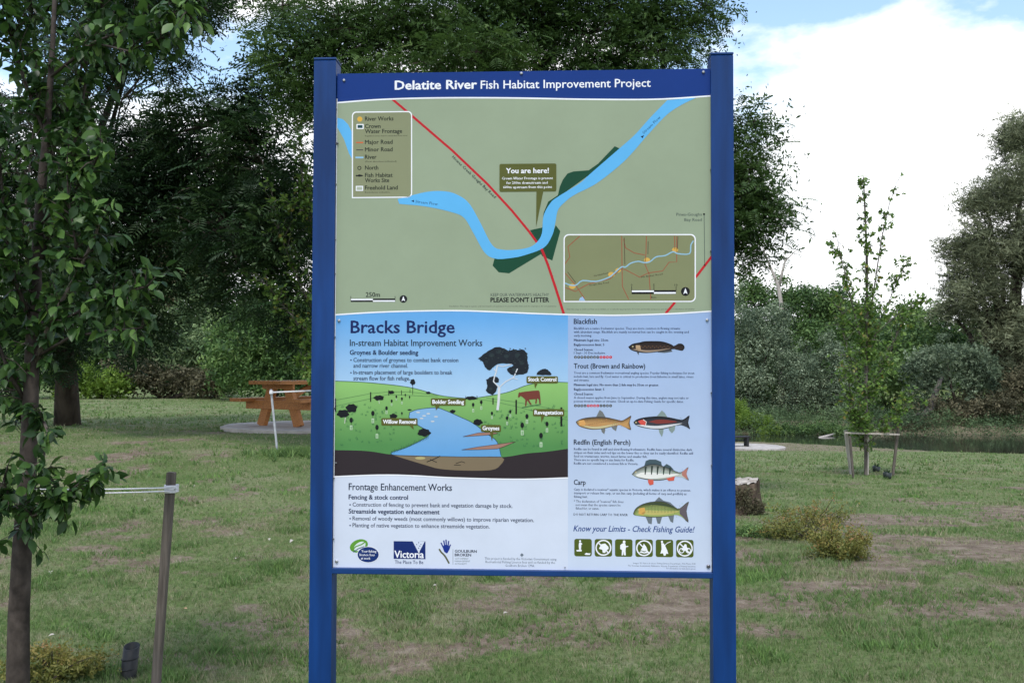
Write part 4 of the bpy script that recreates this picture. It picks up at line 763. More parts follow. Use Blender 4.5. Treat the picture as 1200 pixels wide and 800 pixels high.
lt('casuarina', 'tall drooping brownish green tree at the right edge', 1180, 495, 60, [(1200, 180, 60, 36, 43), (1205, 235, 60, 60, 60), (1160, 255, 60, 36, 40), (1140, 305, 60, 36, 40), (1175, 320, 60, 55, 60), (1215, 330, 60, 60, 72), (1140, 350, 60, 43, 40), (1180, 400, 60, 52, 48), (1225, 420, 61, 48, 60), (1120, 375, 60, 24, 28), (1165, 440, 60, 31, 36)], 17000, CASLEAF, .42, rt=.26, seed=47, cat='tree', droop=1.1, ell=.16, per=6, tv=.5)
lt('reed_bank', 'bright green grassy tuft on the bank right of the blue post', 880, 505, 55, [(878, 500, 55, 30, 14), (860, 490, 56, 26, 18), (905, 508, 54, 22, 7)], 1500, LIME, .26, seed=48, cat='grass clump', droop=-.6, ell=.18)
lt('reed_bank', 'olive grass overhanging the dark bank near the pale log', 930, 512, 54, [(928, 506, 54, 30, 7), (960, 504, 54, 26, 7), (985, 508, 54, 20, 5)], 1500, SOFTLEAF, .24, seed=49, cat='grass clump', droop=-.3, ell=.2)
lt('reed_bank', 'brown undergrowth along the water behind the young maple', 1080, 512, 56, [(1060, 504, 56, 40, 9), (1110, 502, 57, 44, 10), (1170, 504, 57, 40, 9)], 1700, OLIVELEAF, .26, seed=50, cat='grass clump')
bt = gbase(*at(915, 330, 66)[:2]); t = empty('dead_tree', bt, label='bare forked grey branches sticking out above the willow', cat='dead tree'); m = MB()
tp = lambda *q: [np.array(at(px, py, 66))-bt for px, py in q]
m.tube([(0, 0, -.2)]+tp((916, 360), (912, 335), (905, 318), (897, 300), (893, 288)), [.22, .16, .12, .09, .06, .03], 7); m.tube(tp((913, 334), (917, 318), (920, 306), (932, 294)), [.11, .08, .06, .025], 6); m.tube(tp((905, 318), (899, 312), (890, 308)), [.05, .04, .02], 5); m.tube(tp((920, 308), (918, 298)), [.05, .02], 5)
m.build('trunk', WOOD_P, t, True)
m = MB(); b0 = at(962, 515, 51); m.tube([at(957, 519, 51)-b0, at(961, 513, 51.5)-b0, at(968, 511, 52)-b0, at(978, 508, 53)-b0], [.10, .09, .07, .04], 7); m.tube([at(961, 513, 51.5)-b0, at(966, 517, 51)-b0], [.09, .04], 6)
o = m.build('driftwood', WOOD_P, None, True, label='pale twisted log lying at the water edge of the far bank', cat='log'); o.location = b0
m = MB(); b0 = gbase(*at(1085, 500, 57)[:2]); pts = [(1078, 504), (1084, 490), (1092, 474), (1098, 455), (1104, 440)]
m.tube([np.array(at(px, py, 57))-b0 for px, py in pts], [.3, .26, .22, .16, .1], 8); m.tube([np.array(at(px, py, 57))-b0 for px, py in [(1090, 482), (1070, 487), (1052, 492)]], [.14, .09, .05], 6)
o = m.build('leaning_trunk', BARK, None, True, label='leaning dark trunk growing from the far bank on the right', cat='trunk'); o.location = b0

r_ = np.random.default_rng(56); n = 10000; y = np.where(np.arange(n) % 2 == 0, r_.uniform(52.2, 57, n), r_.uniform(54.2, 64, n)); x = y*r_.uniform(.13, .62, n); h = r_.uniform(0, 1, n)*(.1+3.2*np.clip(fbm(x*.35, y*.35, 4)-.3, 0, 1)); p = np.stack([x, y, gz(x, y)+.1+h], -1); T, TF = sprig_T(6, .26, .28, 9, .5)
V, F = scatter(T, TF, p, r_.normal(size=(n, 3))+[0, 0, .4], r_.normal(size=(n, 3)), r_.uniform(.15, .45, n)); new_obj('bank_undergrowth', np_mesh('bank_undergrowth', V, F, GREYLEAF, np.repeat(np.clip(-.05+.9*(fbm(x*.4, y*.4, 3)-.3)+r_.normal(size=n)*.13, 0, 1), len(T))), label='tangled brownish undergrowth covering the far river bank', cat='undergrowth', kind='stuff')
# ------------------------------------------------------------------ young staked trees built along their branches
def twig_tree(name, label, base, d, trunk, branches, mat_leaf, size, template, nleaf, seed, bark, group=None, parts=0, spread=.1, hang=.5, tw=.0022, cat='tree', stretchy=1.0):
    """trunk and branches as (px, py, depth, radius) polylines; leaves grow from side twigs along them"""
    global RNG; RNG = np.random.default_rng(seed); base = np.array(base, float)
    t = empty(name, base, label=label, cat=cat, group=group)
    W = lambda q: np.array(at(q[0], q[1], q[2] if len(q) > 3 else d)); rad = lambda q: q[-1]
    m = MB(); tp_ = [W(q)-base for q in trunk]; tr = [rad(q) for q in trunk]
    if trunk[0][-1] > 0: tp_ = [np.array([tp_[0][0]*.9, 0, -.1])] + tp_; tr = [tr[0]*1.15]+tr
    m.tube(tp_, tr, 12); m.build('trunk', bark, t, True)
    tw_ = MB(); pos, ax = [], []
    for b in branches:
        pts = [W(q) for q in b['p']]; rs = [rad(q) for q in b['p']]
        br = MB(); br.tube([p-base for p in pts], rs, 7); br.build('branch', b.get('m', bark), t, True)
        seg = np.linalg.norm(np.diff(pts, axis=0), axis=1); cs_ = np.concatenate([[0], np.cumsum(seg)]); n = b['n']; f0 = b.get('f0', 0)
        for k in range(n):
            s = cs_[-1]*(f0+(1-f0)*RNG.random()**b.get('pw', 1)); i = min(np.searchsorted(cs_, s, 'right')-1, len(seg)-1); q = (s-cs_[i])/seg[i]; o = pts[i]*(1-q)+pts[i+1]*q
            dr = nrm((pts[i+1]-pts[i])[None])[0]; u = rand_unit(1)[0]; ln = b.get('r', spread)*RNG.uniform(.35, 1.25); e = o + nrm((u + dr*.7 + [0, 0, .15])[None])[0]*ln*[1, 1, stretchy]
            mid = (o+e)/2 + rand_unit(1)[0]*ln*.1; tw_.tube([o-base, mid-base, e-base], [tw*1.5, tw, tw*.5], 3, False)
            for j in range(b.get('l', 6)):
                f = RNG.uniform(.3, 1.0); pos.append(o*(1-f)+e*f + RNG.normal(size=3)*.01); a = rand_unit(1)[0]*.9 + (e-o)/max(ln, 1e-6)*.5; a[2] -= hang; ax.append(a)
    tw_.build('twigs', bark, t, kind='stuff')
    pos, ax = np.array(pos), nrm(np.array(ax)); n = len(pos); sc = size*RNG.uniform(.6, 1.2, n); nv = np.array([0, 0, 1]) + RNG.normal(size=(n, 3))*.55
    ti = np.clip(.45+RNG.normal(size=n)*.27, 0, 1); TV, TF_ = template
    show = np.zeros(n, bool)
    if parts: order = np.argsort(pos[:, 1] - sc*8); show[order[:parts]] = True
    V, F = scatter(TV, TF_, (pos-base)[~show], ax[~show], nv[~show], sc[~show])
    o = new_obj('foliage' if parts else 'crown', np_mesh('foliage', V, F, mat_leaf, np.repeat(ti[~show], len(TV)), True), t)
    if parts:
        o['kind'] = 'stuff'
        shp = [np_mesh('leaf', TV*[1, w_, c_], TF_, mat_leaf, np.full(len(TV), tt), True) for w_, c_, tt in ((1, 1, .35), (.85, 1.8, .55), (1.1, .4, .8), (.9, 1.3, .95))]
        for k in np.where(show)[0]:
            a = Vector(ax[k]); y = Vector(nv[k]).cross(a).normalized(); z = a.cross(y); M = Matrix((a, y, z)).transposed().to_4x4()
            lo = bpy.data.objects.new('leaf', shp[int(k) % 4]); COL.objects.link(lo); lo.parent = t; lo.matrix_local = Matrix.Translation(Vector(pos[k]-base)) @ M @ Matrix.Scale(float(sc[k]), 4)
    return t
# near young tree on the left
d = 4.2; tb = gbase(*at(24, 900, d)[:2]); wb = BARK_Y
PB = [dict(p=[(40, 430, 4.2, .012), (58, 380, 4.15, .010), (74, 350, 4.1, .009), (92, 318, 4.05, .008), (108, 285, 4.0, .007), (124, 243, 3.95, .004)], n=46, r=.13, l=6, m=WOOD_G),
      dict(p=[(92, 318, 4.05, .006), (88, 280, 4.0, .005), (80, 230, 4.0, .004), (78, 190, 4, .003)], n=26, r=.13, l=6),
      dict(p=[(40, 420, 4.2, .008), (80, 396, 4.1, .006), (120, 388, 4, .005), (168, 384, 3.95, .003)], n=14, r=.10, l=5, f0=.5),
      dict(p=[(60, 385, 4.15, .007), (100, 360, 4.05, .005), (140, 345, 4, .004), (175, 335, 3.95, .002)], n=30, r=.12, l=6, f0=.3),
      dict(p=[(28, 560, 4.2, .009), (30, 610, 4.1, .008), (62, 592, 4.0, .005), (100, 560, 3.9, .003)], n=22, r=.11, l=6, f0=.2),
      dict(p=[(35, 600, 4.15, .006), (70, 592, 4.0, .005), (104, 575, 3.95, .003), (122, 548, 3.9, .002)], n=14, r=.10, l=5, f0=.4),
      dict(p=[(30, 620, 4.2, .006), (14, 592, 4.1, .004), (4, 560, 4.0, .003)], n=22, r=.12, l=6),
      dict(p=[(45, 480, 4.2, .008), (56, 505, 4.1, .006), (50, 545, 4.0, .004), (58, 585, 3.95, .002)], n=20, r=.10, l=6, m=WOOD_G),
      dict(p=[(30, 470, 4.2, .010), (12, 440, 4.15, .008), (-10, 380, 4.1, .006), (-20, 300, 4.1, .004)], n=40, r=.15, l=6),
      dict(p=[(38, 380, 4.2, .010), (18, 330, 4.1, .008), (6, 270, 4.05, .006), (0, 190, 4, .004), (-4, 120, 4, .002)], n=60, r=.14, l=6),
      dict(p=[(44, 320, 4.2, .010), (64, 250, 4.2, .008), (82, 190, 4.15, .006), (96, 130, 4.1, .005), (104, 60, 4.1, .003)], n=70, r=.14, l=6),
      dict(p=[(52, 200, 4.2, .009), (80, 130, 4.3, .007), (98, 70, 4.3, .005), (118, 10, 4.3, .004), (124, -40, 4.3, .002)], n=52, r=.13, l=6),
      dict(p=[(54, 160, 4.2, .008), (30, 100, 4.2, .006), (14, 50, 4.2, .005), (4, -10, 4.2, .003)], n=60, r=.15, l=6),
      dict(p=[(60, 90, 4.1, .007), (110, 50, 4, .006), (160, 30, 3.9, .005), (195, 18, 3.85, .004), (222, 12, 3.8, .002)], n=40, r=.12, l=6, f0=.2),
      dict(p=[(110, 50, 4.0, .005), (150, 60, 3.9, .004), (190, 44, 3.9, .003), (205, 40, 3.85, .002)], n=18, r=.10, l=5, f0=.2),
      dict(p=[(50, 260, 4.15, .007), (90, 220, 4.05, .005), (112, 190, 4.0, .004), (120, 165, 3.95, .002)], n=26, r=.10, l=6, f0=.2),
      dict(p=[(45, 300, 4.4, .007), (30, 240, 4.5, .006), (40, 150, 4.6, .004), (60, 60, 4.6, .003), (70, -20, 4.6, .002)], n=60, r=.2, l=6),
      dict(p=[(40, 400, 4.4, .007), (60, 360, 4.5, .006), (30, 300, 4.5, .004), (70, 260, 4.5, .003)], n=40, r=.2, l=6),
      dict(p=[(36, 520, 4.3, .007), (20, 480, 4.4, .006), (0, 420, 4.4, .004)], n=22, r=.14, l=6)]
twig_tree('young_tree', 'near young tree with oval glossy leaves and a slim grey trunk at the left edge', tb, d,
    [(21, 800, 4.2, .047), (22, 720, 4.2, .043), (26, 640, 4.2, .039), (32, 560, 4.2, .036), (36, 470, 4.2, .032), (38, 400, 4.2, .028), (42, 320, 4.2, .024), (48, 230, 4.2, .020), (56, 140, 4.2, .015), (62, 50, 4.2, .011), (66, -60, 4.2, .006)],
    [dict(b, n=int(b['n']*1.25)) for b in PB], PEAR, .060, (LEAF_V, LT_F), 0, 61, wb, 'young staked trees', parts=300, hang=.75)
# young maple on the right
def mp_tree(label, cx_, d, base, trunk, br, n_scale, seed, size=.07):
    twig_tree('young_maple', label, base, d, trunk, br, MAPLE, size, (MAPLE_V, MAPLE_F), 0, seed, BARK, 'young staked trees', hang=.25, tw=.004, stretchy=1.2)
dR = 17.5; g0 = gp(1015, 557); dR = g0[1]; k_ = dR/17.5
def b_(pts, n, r=.3, l=7, **kw): return dict(p=[(x, y, dR+o, rd*.8) for x, y, o, rd in pts], n=int(n*1.6), r=r*k_, l=l, **kw)
mp_tree('young maple with light green leaves between timber stakes on the right lawn', 1015, dR, g0,
    [(1015, 555, .036), (1015, 500, .033), (1015, 430, .029), (1016, 360, .024), (1016, 300, .018), (1014, 250, .014), (1012, 207, .006)],
    [b_([(1015, 340, 0, .02), (1015, 290, 0, .015), (1013, 245, 0, .01), (1012, 208, 0, .005)], 38, .17), b_([(1016, 400, 0, .02), (1024, 340, .1, .016), (1033, 280, .1, .012), (1042, 240, .1, .008), (1051, 214, .1, .004)], 36, .15),
     b_([(1015, 420, 0, .018), (1002, 370, -.2, .014), (990, 320, -.2, .01), (980, 275, -.2, .005)], 40, .22), b_([(985, 300, -.2, .006), (972, 288, -.2, .003)], 5, .1), b_([(1016, 420, 0, .016), (1030, 380, .2, .012), (1045, 345, .2, .008), (1062, 308, .2, .004)], 34, .2), b_([(1016, 470, 0, .016), (1000, 430, -.2, .012), (988, 390, -.2, .008), (985, 350, -.2, .004)], 62, .3),
     b_([(1016, 470, 0, .016), (1034, 430, .2, .012), (1050, 395, .3, .008), (1062, 360, .3, .004)], 66, .32), b_([(1015, 510, 0, .014), (1004, 490, -.3, .01), (996, 460, -.3, .006), (992, 430, -.3, .003)], 52, .3),
     b_([(1015, 520, 0, .012), (1034, 505, -.2, .01), (1052, 485, -.2, .007), (1070, 463, -.2, .004)], 34, .2, f0=.25), b_([(1015, 490, 0, .012), (1010, 500, -.3, .008), (1002, 490, -.3, .005)], 20, .2), b_([(1016, 400, 0, .01), (1050, 370, -.3, .008), (1082, 352, -.3, .004)], 16, .15, f0=.4), b_([(1016, 440, 0, .03), (1015, 400, 0, .03), (1015, 350, 0, .02)], 60, .3), b_([(1015, 530, 0, .01), (1010, 500, .2, .01), (1020, 460, .2, .01)], 44, .28)], 1, 62)
# light green maple behind the left post
gL = gp(376, 528); dR = gL[1]; k_ = 1
mp_tree('light green young maple half hidden behind the left blue post', 378, dR, gL,
    [(376, 526, .036), (376, 460, .032), (376, 380, .028), (374, 300, .026), (372, 220, .018), (368, 140, .006)],
    [b_([(374, 300, 0, .014), (360, 250, -.1, .01), (352, 190, -.1, .006), (348, 142, -.1, .003)], 50, .2), b_([(375, 380, 0, .014), (350, 330, -.2, .01), (330, 280, -.2, .007), (318, 225, -.2, .003)], 46, .24), b_([(375, 400, 0, .014), (350, 380, -.3, .01), (322, 345, -.3, .006), (300, 320, -.3, .003)], 40, .2),
     b_([(375, 430, 0, .014), (360, 400, .1, .01), (340, 365, .1, .006), (328, 330, .1, .003)], 44, .22), b_([(375, 300, 0, .014), (385, 250, .1, .01), (395, 190, .1, .006), (392, 150, .1, .003)], 30, .2), b_([(375, 440, 0, .012), (365, 440, -.2, .008), (352, 420, -.2, .004)], 22, .16), b_([(375, 380, 0, .014), (395, 340, 0, .01), (415, 290, 0, .004)], 30, .2), b_([(374, 260, 0, .01), (345, 240, -.3, .006), (322, 235, -.3, .003)], 22, .14)], 1, 63)

# ------------------------------------------------------------------ grass
def tuft_T(n, seed, lean=.5, w_=.06):
    r = np.random.default_rng(seed); V, F = [], []
    for k in range(n):
        a = r.uniform(0, 2*math.pi); l = r.uniform(.2, lean); h = r.uniform(.6, 1.1); x0, y0 = r.uniform(-.35, .35, 2); q = r.uniform(0, 2*math.pi); b = len(V)
        V += [(x0-w_*math.cos(q), y0-w_*math.sin(q), -.05), (x0+w_*math.cos(q), y0+w_*math.sin(q), -.05), (x0+l*math.cos(a), y0+l*math.sin(a), h)]; F.append((b, b+1, b+2))
    return np.array(V), np.array(F)
BLADE = leafmat('grass_blade', [(0, (.33, .31, .19)), (.22, (.22, .25, .12)), (.47, (.14, .215, .068)), (.78, (.098, .19, .055)), (1, (.18, .30, .08))], .6, .25, .25)
def grass(n, y0, y1, s0, s1, per, seed, pw=1.0, keep=1.0, w_=.06, lean=.9):
    r = np.random.default_rng(seed); y = y0+(y1-y0)*r.random(n)**pw; x = y*r.uniform(-.60, .60, n); m = soilmask(x, y)
    n1 = fbm(x*2.2+40, y*2.2, 4); k = r.random(n) < np.clip(1.15-1.25*m*keep, .04, 1); x, y, m, n1 = x[k], y[k], m[k], n1[k]; n = len(x)
    T, TF = tuft_T(per, seed, lean, w_); z = gz(x, y); ang = r.uniform(0, 2*math.pi, n); ax = np.stack([np.cos(ang), np.sin(ang), np.zeros(n)], -1)
    tall = np.clip((fbm(x*3+9, y*3+3, 3)-.58)*7, 0, 1); sc = (s0+(s1-s0)*r.random(n))*(1+.9*tall)*(1-.3*m)
    V, F = scatter(T, TF, np.stack([x, y, z], -1), ax, np.array([0, 0, 1])+r.normal(size=(n, 3))*.15, sc)
    ti = np.clip(.02+1.1*(n1-.2)+.22*tall + r.normal(size=n)*.27 - .2*m, 0, 1); return V, F, np.repeat(ti, len(T))
gs = [grass(72000, 4.3, 9.5, .013, .034, 5, 71, 1.1, w_=.07), grass(60000, 9, 19, .018, .038, 3, 72, 1.2, w_=.12), grass(22000, 18, 44, .03, .05, 3, 73, 1.3, w_=.25), grass(9000, 2.4, 4.4, .013, .034, 5, 74)]
off = 0; VV, FF, TT = [], [], []
for V, F, t_ in gs: VV.append(V); FF.append(F+off); TT.append(t_); off += len(V)
new_obj('mown_grass', np_mesh('mown_grass', np.concatenate(VV), np.concatenate(FF), BLADE, np.concatenate(TT)), label='short mown patchy green grass growing all over the lawn', cat='grass', kind='stuff')
def weeds(name, label, px, py, rx, ry, n, s, mat_, seed, cat='weeds', per=8, lean=.9, h=1):
    g = gp(px, py); r = np.random.default_rng(seed); x = g[0]+r.normal(size=n)*rx*.5; y = g[1]+r.normal(size=n)*ry*.5; T, TF = tuft_T(per, seed, lean, .07); z = gz(x, y)
    ang = r.uniform(0, 2*math.pi, n); ax = np.stack([np.cos(ang), np.sin(ang), np.zeros(n)], -1)
    V, F = scatter(T, TF, np.stack([x, y, z], -1)-g, ax, np.array([0, 0, 1])+r.normal(size=(n, 3))*.25, s*r.uniform(.5, 1.3, n)*h)
    o = new_obj(name, np_mesh(name, V, F, mat_, np.repeat(np.clip(.6+r.normal(size=n)*.25, 0, 1), len(T))), label=label, cat=cat, kind='stuff'); o.location = g
for k, (px, py, rx, ry, s_, lab) in enumerate(((1000, 705, .55, .35, .075, 'tufts of longer green grass below the bronze shrub'), (905, 658, .25, .2, .07, 'green weed tuft on bare soil near the stump'), (640, 745, .9, .3, .06, 'longer grass tufts under the sign, between the posts'), (268, 770, .45, .25, .09, 'bright green grass tuft right of the grey stake'), (1060, 740, 1.0, .4, .065, 'longer green grass in the right foreground'), (322, 665, .16, .12, .07, 'small bright green tuft left of the left blue post'), (1120, 700, .7, .25, .06, 'grass tufts between bare patches on the right'), (1190, 625, .4, .5, .06, 'yellow green tuft at the right edge'), (340, 735, .3, .3, .06, 'grass tufts at the foot of the left blue post'))):
    weeds('grass_tuft', lab, px, py, rx, ry, int(200*rx/.5), s_*.62, BLADE, 80+k, 'grass')

# ------------------------------------------------------------------ stakes, ties, pipe
def stake(a, b, w_, mat_, label, group='timber stakes', name='timber_stake', bev=.004):
    a, b = np.array(a), np.array(b); m = MB(); m.beam(a-a-(b-a)*.15, b-a, w_, w_, bev); o = m.build('wood', mat_, None); o.name = name; o.data.name = name; o.location = a; return set_tag(o, label, 'stake', group)
ga = gp(181, 822); ga = at(180, 822, 4.45); ga[2] = float(gz(ga[0], ga[1])) - .02
stake(ga, at(201, 553, 4.45), .036, WOOD_G, 'grey hardwood stake leaning beside the near young tree')
t = empty('tree_tie', at(201, 573, 4.45), label='white string tied from the grey stake to the near young tree', cat='string'); o0 = np.array(at(201, 573, 4.45)); m = MB()
for a, b in (((202, 571), (34, 573)), ((202, 575), (34, 578))):
    A_, B_ = at(*a, 4.43), at(*b, 4.16); m.tube([p-o0 for p in curve(A_, B_, (0, 0, -.004), 8)], .0032, 6)
m.build('cord', STRING, t, True); m = MB()
for z in (-.012, -.005, .002, .009, .015):
    hw = .0225; c = [(-hw, -hw), (hw, -hw), (hw, hw), (-hw, hw), (-hw, -hw)]; m.tube([(x, y, z+.003*i*.3) for i, (x, y) in enumerate(c)], .0042, 6)
m.tube([(.02, -.024, 0), (.03, -.03, .012), (.036, -.028, .004)], .003, 5); m.build('knot', STRING, t, True)
PIPE = simple('black_plastic_pipe', (.012, .013, .014), .5, .4, noise=.4, nscale=40)
g = gp(149, 795); t = empty('watering_pipe', g, label='short black plastic pipe standing in the grass beside the grey stake', cat='pipe'); m = MB(); n = 20; tilt = np.array([.02, 0, .155])
r0, r1 = .0385, .032; V = []
for p, r_ in (((0, 0, -.05), r0), (tilt, r0), (tilt, r1), ((0, 0, -.05), r1)): V += [(p[0]+r_*math.cos(2*math.pi*k/n), p[1]+r_*math.sin(2*math.pi*k/n), p[2]+(.3*r_*math.sin(2*math.pi*k/n) if p is tilt else 0)) for k in range(n)]
m.add(V, [(i*n+k, i*n+(k+1) % n, (i+1)*n+(k+1) % n, (i+1)*n+k) for i in range(3) for k in range(n)]); m.build('tube', PIPE, t, True); m = MB()
for q in (.3, .62): m.tube([tilt*q+[r0*1.04*math.cos(a), r0*1.04*math.sin(a), .1*r0*math.cos(a)] for a in np.linspace(0, 2*math.pi, 21)], .003, 5, False)
m.build('rib', PIPE, t, True)
# stakes round the right maple
gR = gp(1015, 557); dR = gR[1]
def foot(px, py): return gp(px, py)
def topd(px, py, f): return at(px, py, f[1])
for (bx, by, tx, ty, w_, mt, lb) in ((998, 556, 991, 504, .06, WOOD_P, 'pale timber stake, leftmost of those round the right maple'), (1000, 560, 996, 511, .035, WOOD_G, 'thin dark stake just right of the pale one at the right maple'), (1015.5, 557, 1016, 512, .06, WOOD_P, 'pale timber stake standing against the trunk of the right maple'), (1046, 558, 1053, 499, .042, WOOD_G, 'leaning brown stake right of the right maple')):
    f = foot(bx, by); stake(f, topd(tx, ty, f), w_, mt, lb)
a, b = at(990, 507, gR[1]-.25), at(1054, 509, gR[1]-.25); m = MB(); m.beam(a-a, b-a, .02, .03, .003); o = m.build('cross_rail', WOOD_P, None, label='pale timber rail joining the stakes at the right maple', cat='rail'); o.location = a
DG = simple('dark_plastic_pot', (.012, .02, .018), .5, .5, noise=.3)
for px, py, lb in ((1027, 553, 'small dark pot in the grass between the stakes of the right maple'), (1040, 561, 'small dark pot in front of the leaning brown stake')):
    g = gp(px, py); t = empty('seedling_pot', g, label=lb, cat='pot', group='small dark pots'); m = MB(); m.tube([(0, 0, -.02), (0, 0, .10), (.003, 0, .105)], [.06, .075, .05], 10); m.build('pot', DG, t, True)
    r = np.random.default_rng(int(px)); T, TF = tuft_T(14, int(px), .8, .12); new_obj('seedling', np_mesh('seedling', T*.09+[0, 0, .1], TF, DARKLEAF, np.full(len(T), .5)), t)
# pale stake and tape in front of the picnic table
f = gp(325, 529); s1 = topd(317.5, 456, f); stake(f, s1, .028, simple('pale_painted_stake', (.40, .42, .44), .6, .3, noise=.15), 'thin pale stake in front of the picnic table')
s2 = gL + [0, 0, 1.02]; o0 = np.array(at(318, 459.5, f[1]-.03)); m = MB(); e = np.array(at(377, 457, gL[1])); m.beam(o0-o0, e-o0, .006, .02, .001); m.box((0, 0, 0), (.045, .045, .05), None, .006); m.build('guard_tape', STRING, None, label='white tape running from the pale stake to the maple behind the left post', cat='tape').location = o0
f2 = gp(440, 532); stake(f2, f2+[.05, 0, .98], .045, WOOD_P, 'pale stake hidden behind the left part of the sign')
# ------------------------------------------------------------------ picnic table on its slab
CONC = simple('worn_concrete', (.42, .39, .36), .9, .3, noise=.2, nscale=5, bump=.2)
def slab(cx, cy, rx, ry, label, name='concrete_pad'):
    z0 = max(float(gz(cx+a, cy+b)) for a, b in ((0, 0), (rx, 0), (-rx, 0), (0, -ry)))+.015; m = MB(); n = 40; V = []
    for z, k in ((-.15, 1), (.035, 1), (.045, .985)): V += [(rx*k*math.cos(2*math.pi*i/n)*(1+.02*math.sin(5*i)), ry*k*math.sin(2*math.pi*i/n), z) for i in range(n)]
    m.add(V, [(q*n+i, q*n+(i+1) % n, q*n+n+(i+1) % n, q*n+n+i) for q in range(2) for i in range(n)] + [tuple(range(2*n, 3*n))]); o = m.build(name, CONC, None, label=label, cat='concrete pad'); o.location = (cx, cy, z0); return z0+.045
gt = gp(326, 504); tc_ = at(385, 500, gt[1]+.7)
zt = slab(tc_[0], tc_[1], 2.0, 1.9, 'round worn concrete pad under the orange picnic table')
ang = R(57); ux, uy = math.cos(ang), math.sin(ang)
end = np.array([gt[0], gt[1]+.15]); T0 = empty('picnic_table', (end[0]+ux*.97, end[1]+uy*.97, zt), ang, label='orange stained timber picnic table with attached benches on a concrete pad', cat='picnic table'); T0.scale = (1.1, 1.1, 1.1)
LN = 2.5
for k in range(5): m = MB(); m.box((0, -.30+k*.15, .735), (LN, .142, .065), None, .005); m.build('tabletop_plank', WOOD_O, T0)
for s in (-1, 1):
    for k in (0, 1): m = MB(); m.box((0, s*(.62+k*.145), .44), (LN, .137, .06), None, .005); m.build('bench_plank', WOOD_O, T0)
for e in (-1, 1):
    x = e*.88
    for s in (-1, 1): m = MB(); m.beam((x, s*.44, 0), (x, s*.17, .70), .09, .17, .006); m.build('leg', WOOD_O, T0)
    m = MB(); m.box((x+.05*e, 0, .36), (.06, 1.5, .15), None, .004); m.build('bench_beam', WOOD_O, T0); m = MB(); m.box((x+.05*e, 0, .67), (.045, .72, .09), None, .004); m.build('top_beam', WOOD_O, T0)
    m = MB(); m.beam((x-.03*e, 0, .37), (e*.12, 0, .70), .045, .09, .004); m.build('brace', WOOD_O, T0)
weeds('low_weeds', 'low leafy weeds at the foot of the pale stake by the picnic table', 340, 534, .75, .35, 110, .11, SOFTLEAF, 95, per=9)
weeds('low_weeds', 'green leafy weeds just left of the left blue post', 352, 532, .5, .3, 120, .10, SOFTLEAF, 96, per=9)
# distant dark table right of the post
gd = gp(893, 526); zt2 = slab(at(880, 524, gd[1])[0], gd[1], .72*gd[1]/22, 1.5, 'round grey concrete pad beyond the right blue post', )
DKM = simple('dark_stained_timber', (.022, .022, .026), .6, .3, noise=.3)
T1 = empty('bench_table', (at(862, 524, gd[1])[0], gd[1]-.2, zt2), R(8), label='low dark timber bench on the far concrete pad beside the right blue post', cat='bench')
m = MB(); m.box((0, 0, .36), (.95, .36, .05), None, .006); m.build('seat', DKM, T1); m = MB(); m.box((0, .28, .20), (.95, .12, .04), None, .004); m.build('rail', DKM, T1)
for s in (-1, 1): m = MB(); m.box((s*.38, 0, .17), (.08, .34, .34), None, .004); m.build('leg', DKM, T1)
# ------------------------------------------------------------------ stump
gs_ = gp(866, 603); STR = .30; sx, sy2 = gs_[0], gs_[1]+STR; zb = float(gz(sx, sy2)); topz = at(866, 563, sy2)[2]-zb
t = empty('tree_stump', (sx, sy2, zb), label='old weathered tree stump with pale cracked top beside the right blue post', cat='stump'); m = MB(); n = 48
WT = simple('weathered_stump_top', (.52, .48, .43), .9, .2, c2=(.22, .19, .165), nscale=9, bump=.6, stretch=(.6, 3, 3)); SB = simple('dark_rotting_bark', (.10, .075, .055), 1, .1, noise=.6, nscale=9, bump=1.2, stretch=(1.5, 1.5, .3))
V = []
for z, k in ((-.1, 1.22), (.05, 1.14), (.15, 1.02), (topz*.7, .97), (topz-.02, 1.0), (topz, .96)):
    for i in range(n): a = 2*math.pi*i/n; r_ = STR*k*(1+.06*math.sin(3*a+1)+.05*math.sin(7*a)+.035*math.sin(17*a+z*9)); V.append((r_*math.cos(a), r_*math.sin(a), z+(.02*math.sin(a*2+1) if z > .2 else 0)))
m.add(V, [(q*n+i, q*n+(i+1) % n, q*n+n+(i+1) % n, q*n+n+i) for q in range(5) for i in range(n)]); m.build('bark_side', SB, t, True)
m = MB(); V = [(0, 0, topz-.02)]
for k in (.3, .62, .93):
    for i in range(n): a = 2*math.pi*i/n; r_ = STR*k*(1+.06*math.sin(3*a+1)+.05*math.sin(7*a)); V.append((r_*math.cos(a), r_*math.sin(a), topz+.004+.02*math.sin(a*2+1)*k + .014*math.sin(a*13)*k - (.05 if abs(math.sin(a-.25)) < .09 else 0)))
m.add(V, [(0, 1+i, 1+(i+1) % n) for i in range(n)] + [(1+q*n+i, 1+(q+1)*n+i, 1+(q+1)*n+(i+1) % n, 1+q*n+(i+1) % n) for q in range(2) for i in range(n)]); m.build('cut_top', WT, t)
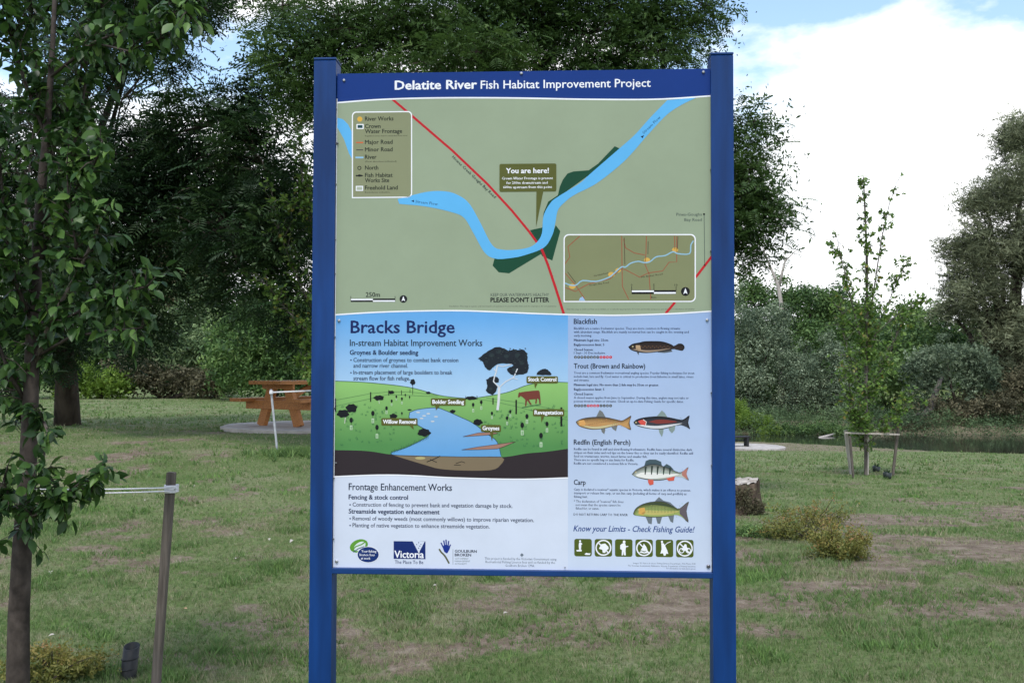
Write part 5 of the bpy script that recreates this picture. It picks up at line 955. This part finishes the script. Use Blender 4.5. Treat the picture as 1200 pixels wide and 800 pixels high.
def shrub(name, label, c, rad, n, mat_, size, seed, cat='shrub', stems=18, group=None, per=7, ell=.4):
    r = np.random.default_rng(seed); c = np.array(c, float); t = empty(name, c, label=label, cat=cat, group=group); m = MB(); pos, ax = [], []
    for _ in range(stems):
        u = r.normal(size=3); u[2] = abs(u[2])*.8+.35; u /= np.linalg.norm(u); e = u*np.array(rad)*r.uniform(.75, 1.15); st = np.array([r.normal()*.05*rad[0]/.3, r.normal()*.05, -.02]); pts = [st, st*.4+e*.5+[0, 0, .03], e]; m.tube(pts, [.006, .004, .0015], 4, False)
        for _ in range(n//stems): f = r.uniform(.25, 1.05); p = pts[0]*(1-f)**2+2*f*(1-f)*pts[1]+f*f*pts[2]; pos.append(p+r.normal(size=3)*np.array(rad)*.13); ax.append(u+r.normal(size=3)*.7)
    m.build('stems', BARK_D, t); pos = np.array(pos); pos[:, 2] = np.maximum(pos[:, 2], .005); T, TF = sprig_T(per, .34, ell, seed, .5)
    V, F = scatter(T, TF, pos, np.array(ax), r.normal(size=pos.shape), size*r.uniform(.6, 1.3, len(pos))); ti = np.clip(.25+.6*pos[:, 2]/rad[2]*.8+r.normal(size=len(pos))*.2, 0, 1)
    new_obj('leaves', np_mesh('leaves', V, F, mat_, np.repeat(ti, len(T))), t); return t
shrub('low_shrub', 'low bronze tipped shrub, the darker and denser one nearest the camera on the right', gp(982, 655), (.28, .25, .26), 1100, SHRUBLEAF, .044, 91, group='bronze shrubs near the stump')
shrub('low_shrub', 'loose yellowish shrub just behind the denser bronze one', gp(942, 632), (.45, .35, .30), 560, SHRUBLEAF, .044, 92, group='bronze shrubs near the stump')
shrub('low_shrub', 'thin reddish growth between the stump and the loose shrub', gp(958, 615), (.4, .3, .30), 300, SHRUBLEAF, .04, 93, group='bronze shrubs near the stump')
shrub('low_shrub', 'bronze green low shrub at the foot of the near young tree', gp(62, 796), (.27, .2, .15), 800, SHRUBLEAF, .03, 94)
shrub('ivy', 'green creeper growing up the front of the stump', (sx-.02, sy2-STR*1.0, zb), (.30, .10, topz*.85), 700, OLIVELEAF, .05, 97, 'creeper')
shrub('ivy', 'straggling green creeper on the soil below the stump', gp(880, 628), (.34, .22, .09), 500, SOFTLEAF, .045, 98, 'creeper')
# fallen leaves
FL = [simple('pale_dry_leaf', (.40, .37, .32), .7, .3, noise=.2), simple('tan_dry_leaf', (.42, .27, .16), .8, .2, noise=.2)]
fm = [np_mesh('fallen_leaf', LEAF_V*[1, 1.3, 2.4]+[0, 0, .02], LT_F, f, None, True) for f in FL]; rl_ = random.Random(4)
spots = [(228, 572, 'beside the string end of the grey stake'), (168, 588, 'left of the grey stake, under the string'), (168, 652, 'on bare thatch left of the grey stake'), (276, 658, 'alone on the lawn right of the grey stake'), (316, 634, 'left of the left blue post, lower of two'), (343, 636, 'left of the left blue post, beside its pair'), (357, 619, 'right next to the left blue post'), (219, 718, 'brown, right of the grey stake near its foot'), (124, 664, 'between the near trunk and the grey stake'), (59, 673, 'just right of the near trunk'), (64, 749, 'above the low shrub at the near trunk'), (1072, 674, 'on the soil right of the bronze shrub'), (905, 597, 'on the grass right of the stump'), (1147, 718, 'in the right foreground'), (512, 690, 'under the sign, left of centre'), (742, 712, 'under the sign, right of centre'), (590, 724, 'under the middle of the sign')]
for k, (px, py, w_) in enumerate(spots):
    g = gp(px, py); o = new_obj('fallen_leaf', fm[k % 5 == 2 or 'brown' in w_], label='small dry fallen leaf '+w_, cat='leaf', group='dry leaves on the lawn'); o.location = g+[0, 0, .02]; o.rotation_euler = (rl_.uniform(-.5, .2), rl_.uniform(-.4, .4), rl_.uniform(0, 6)); o.scale = [rl_.uniform(.028, .045)]*3
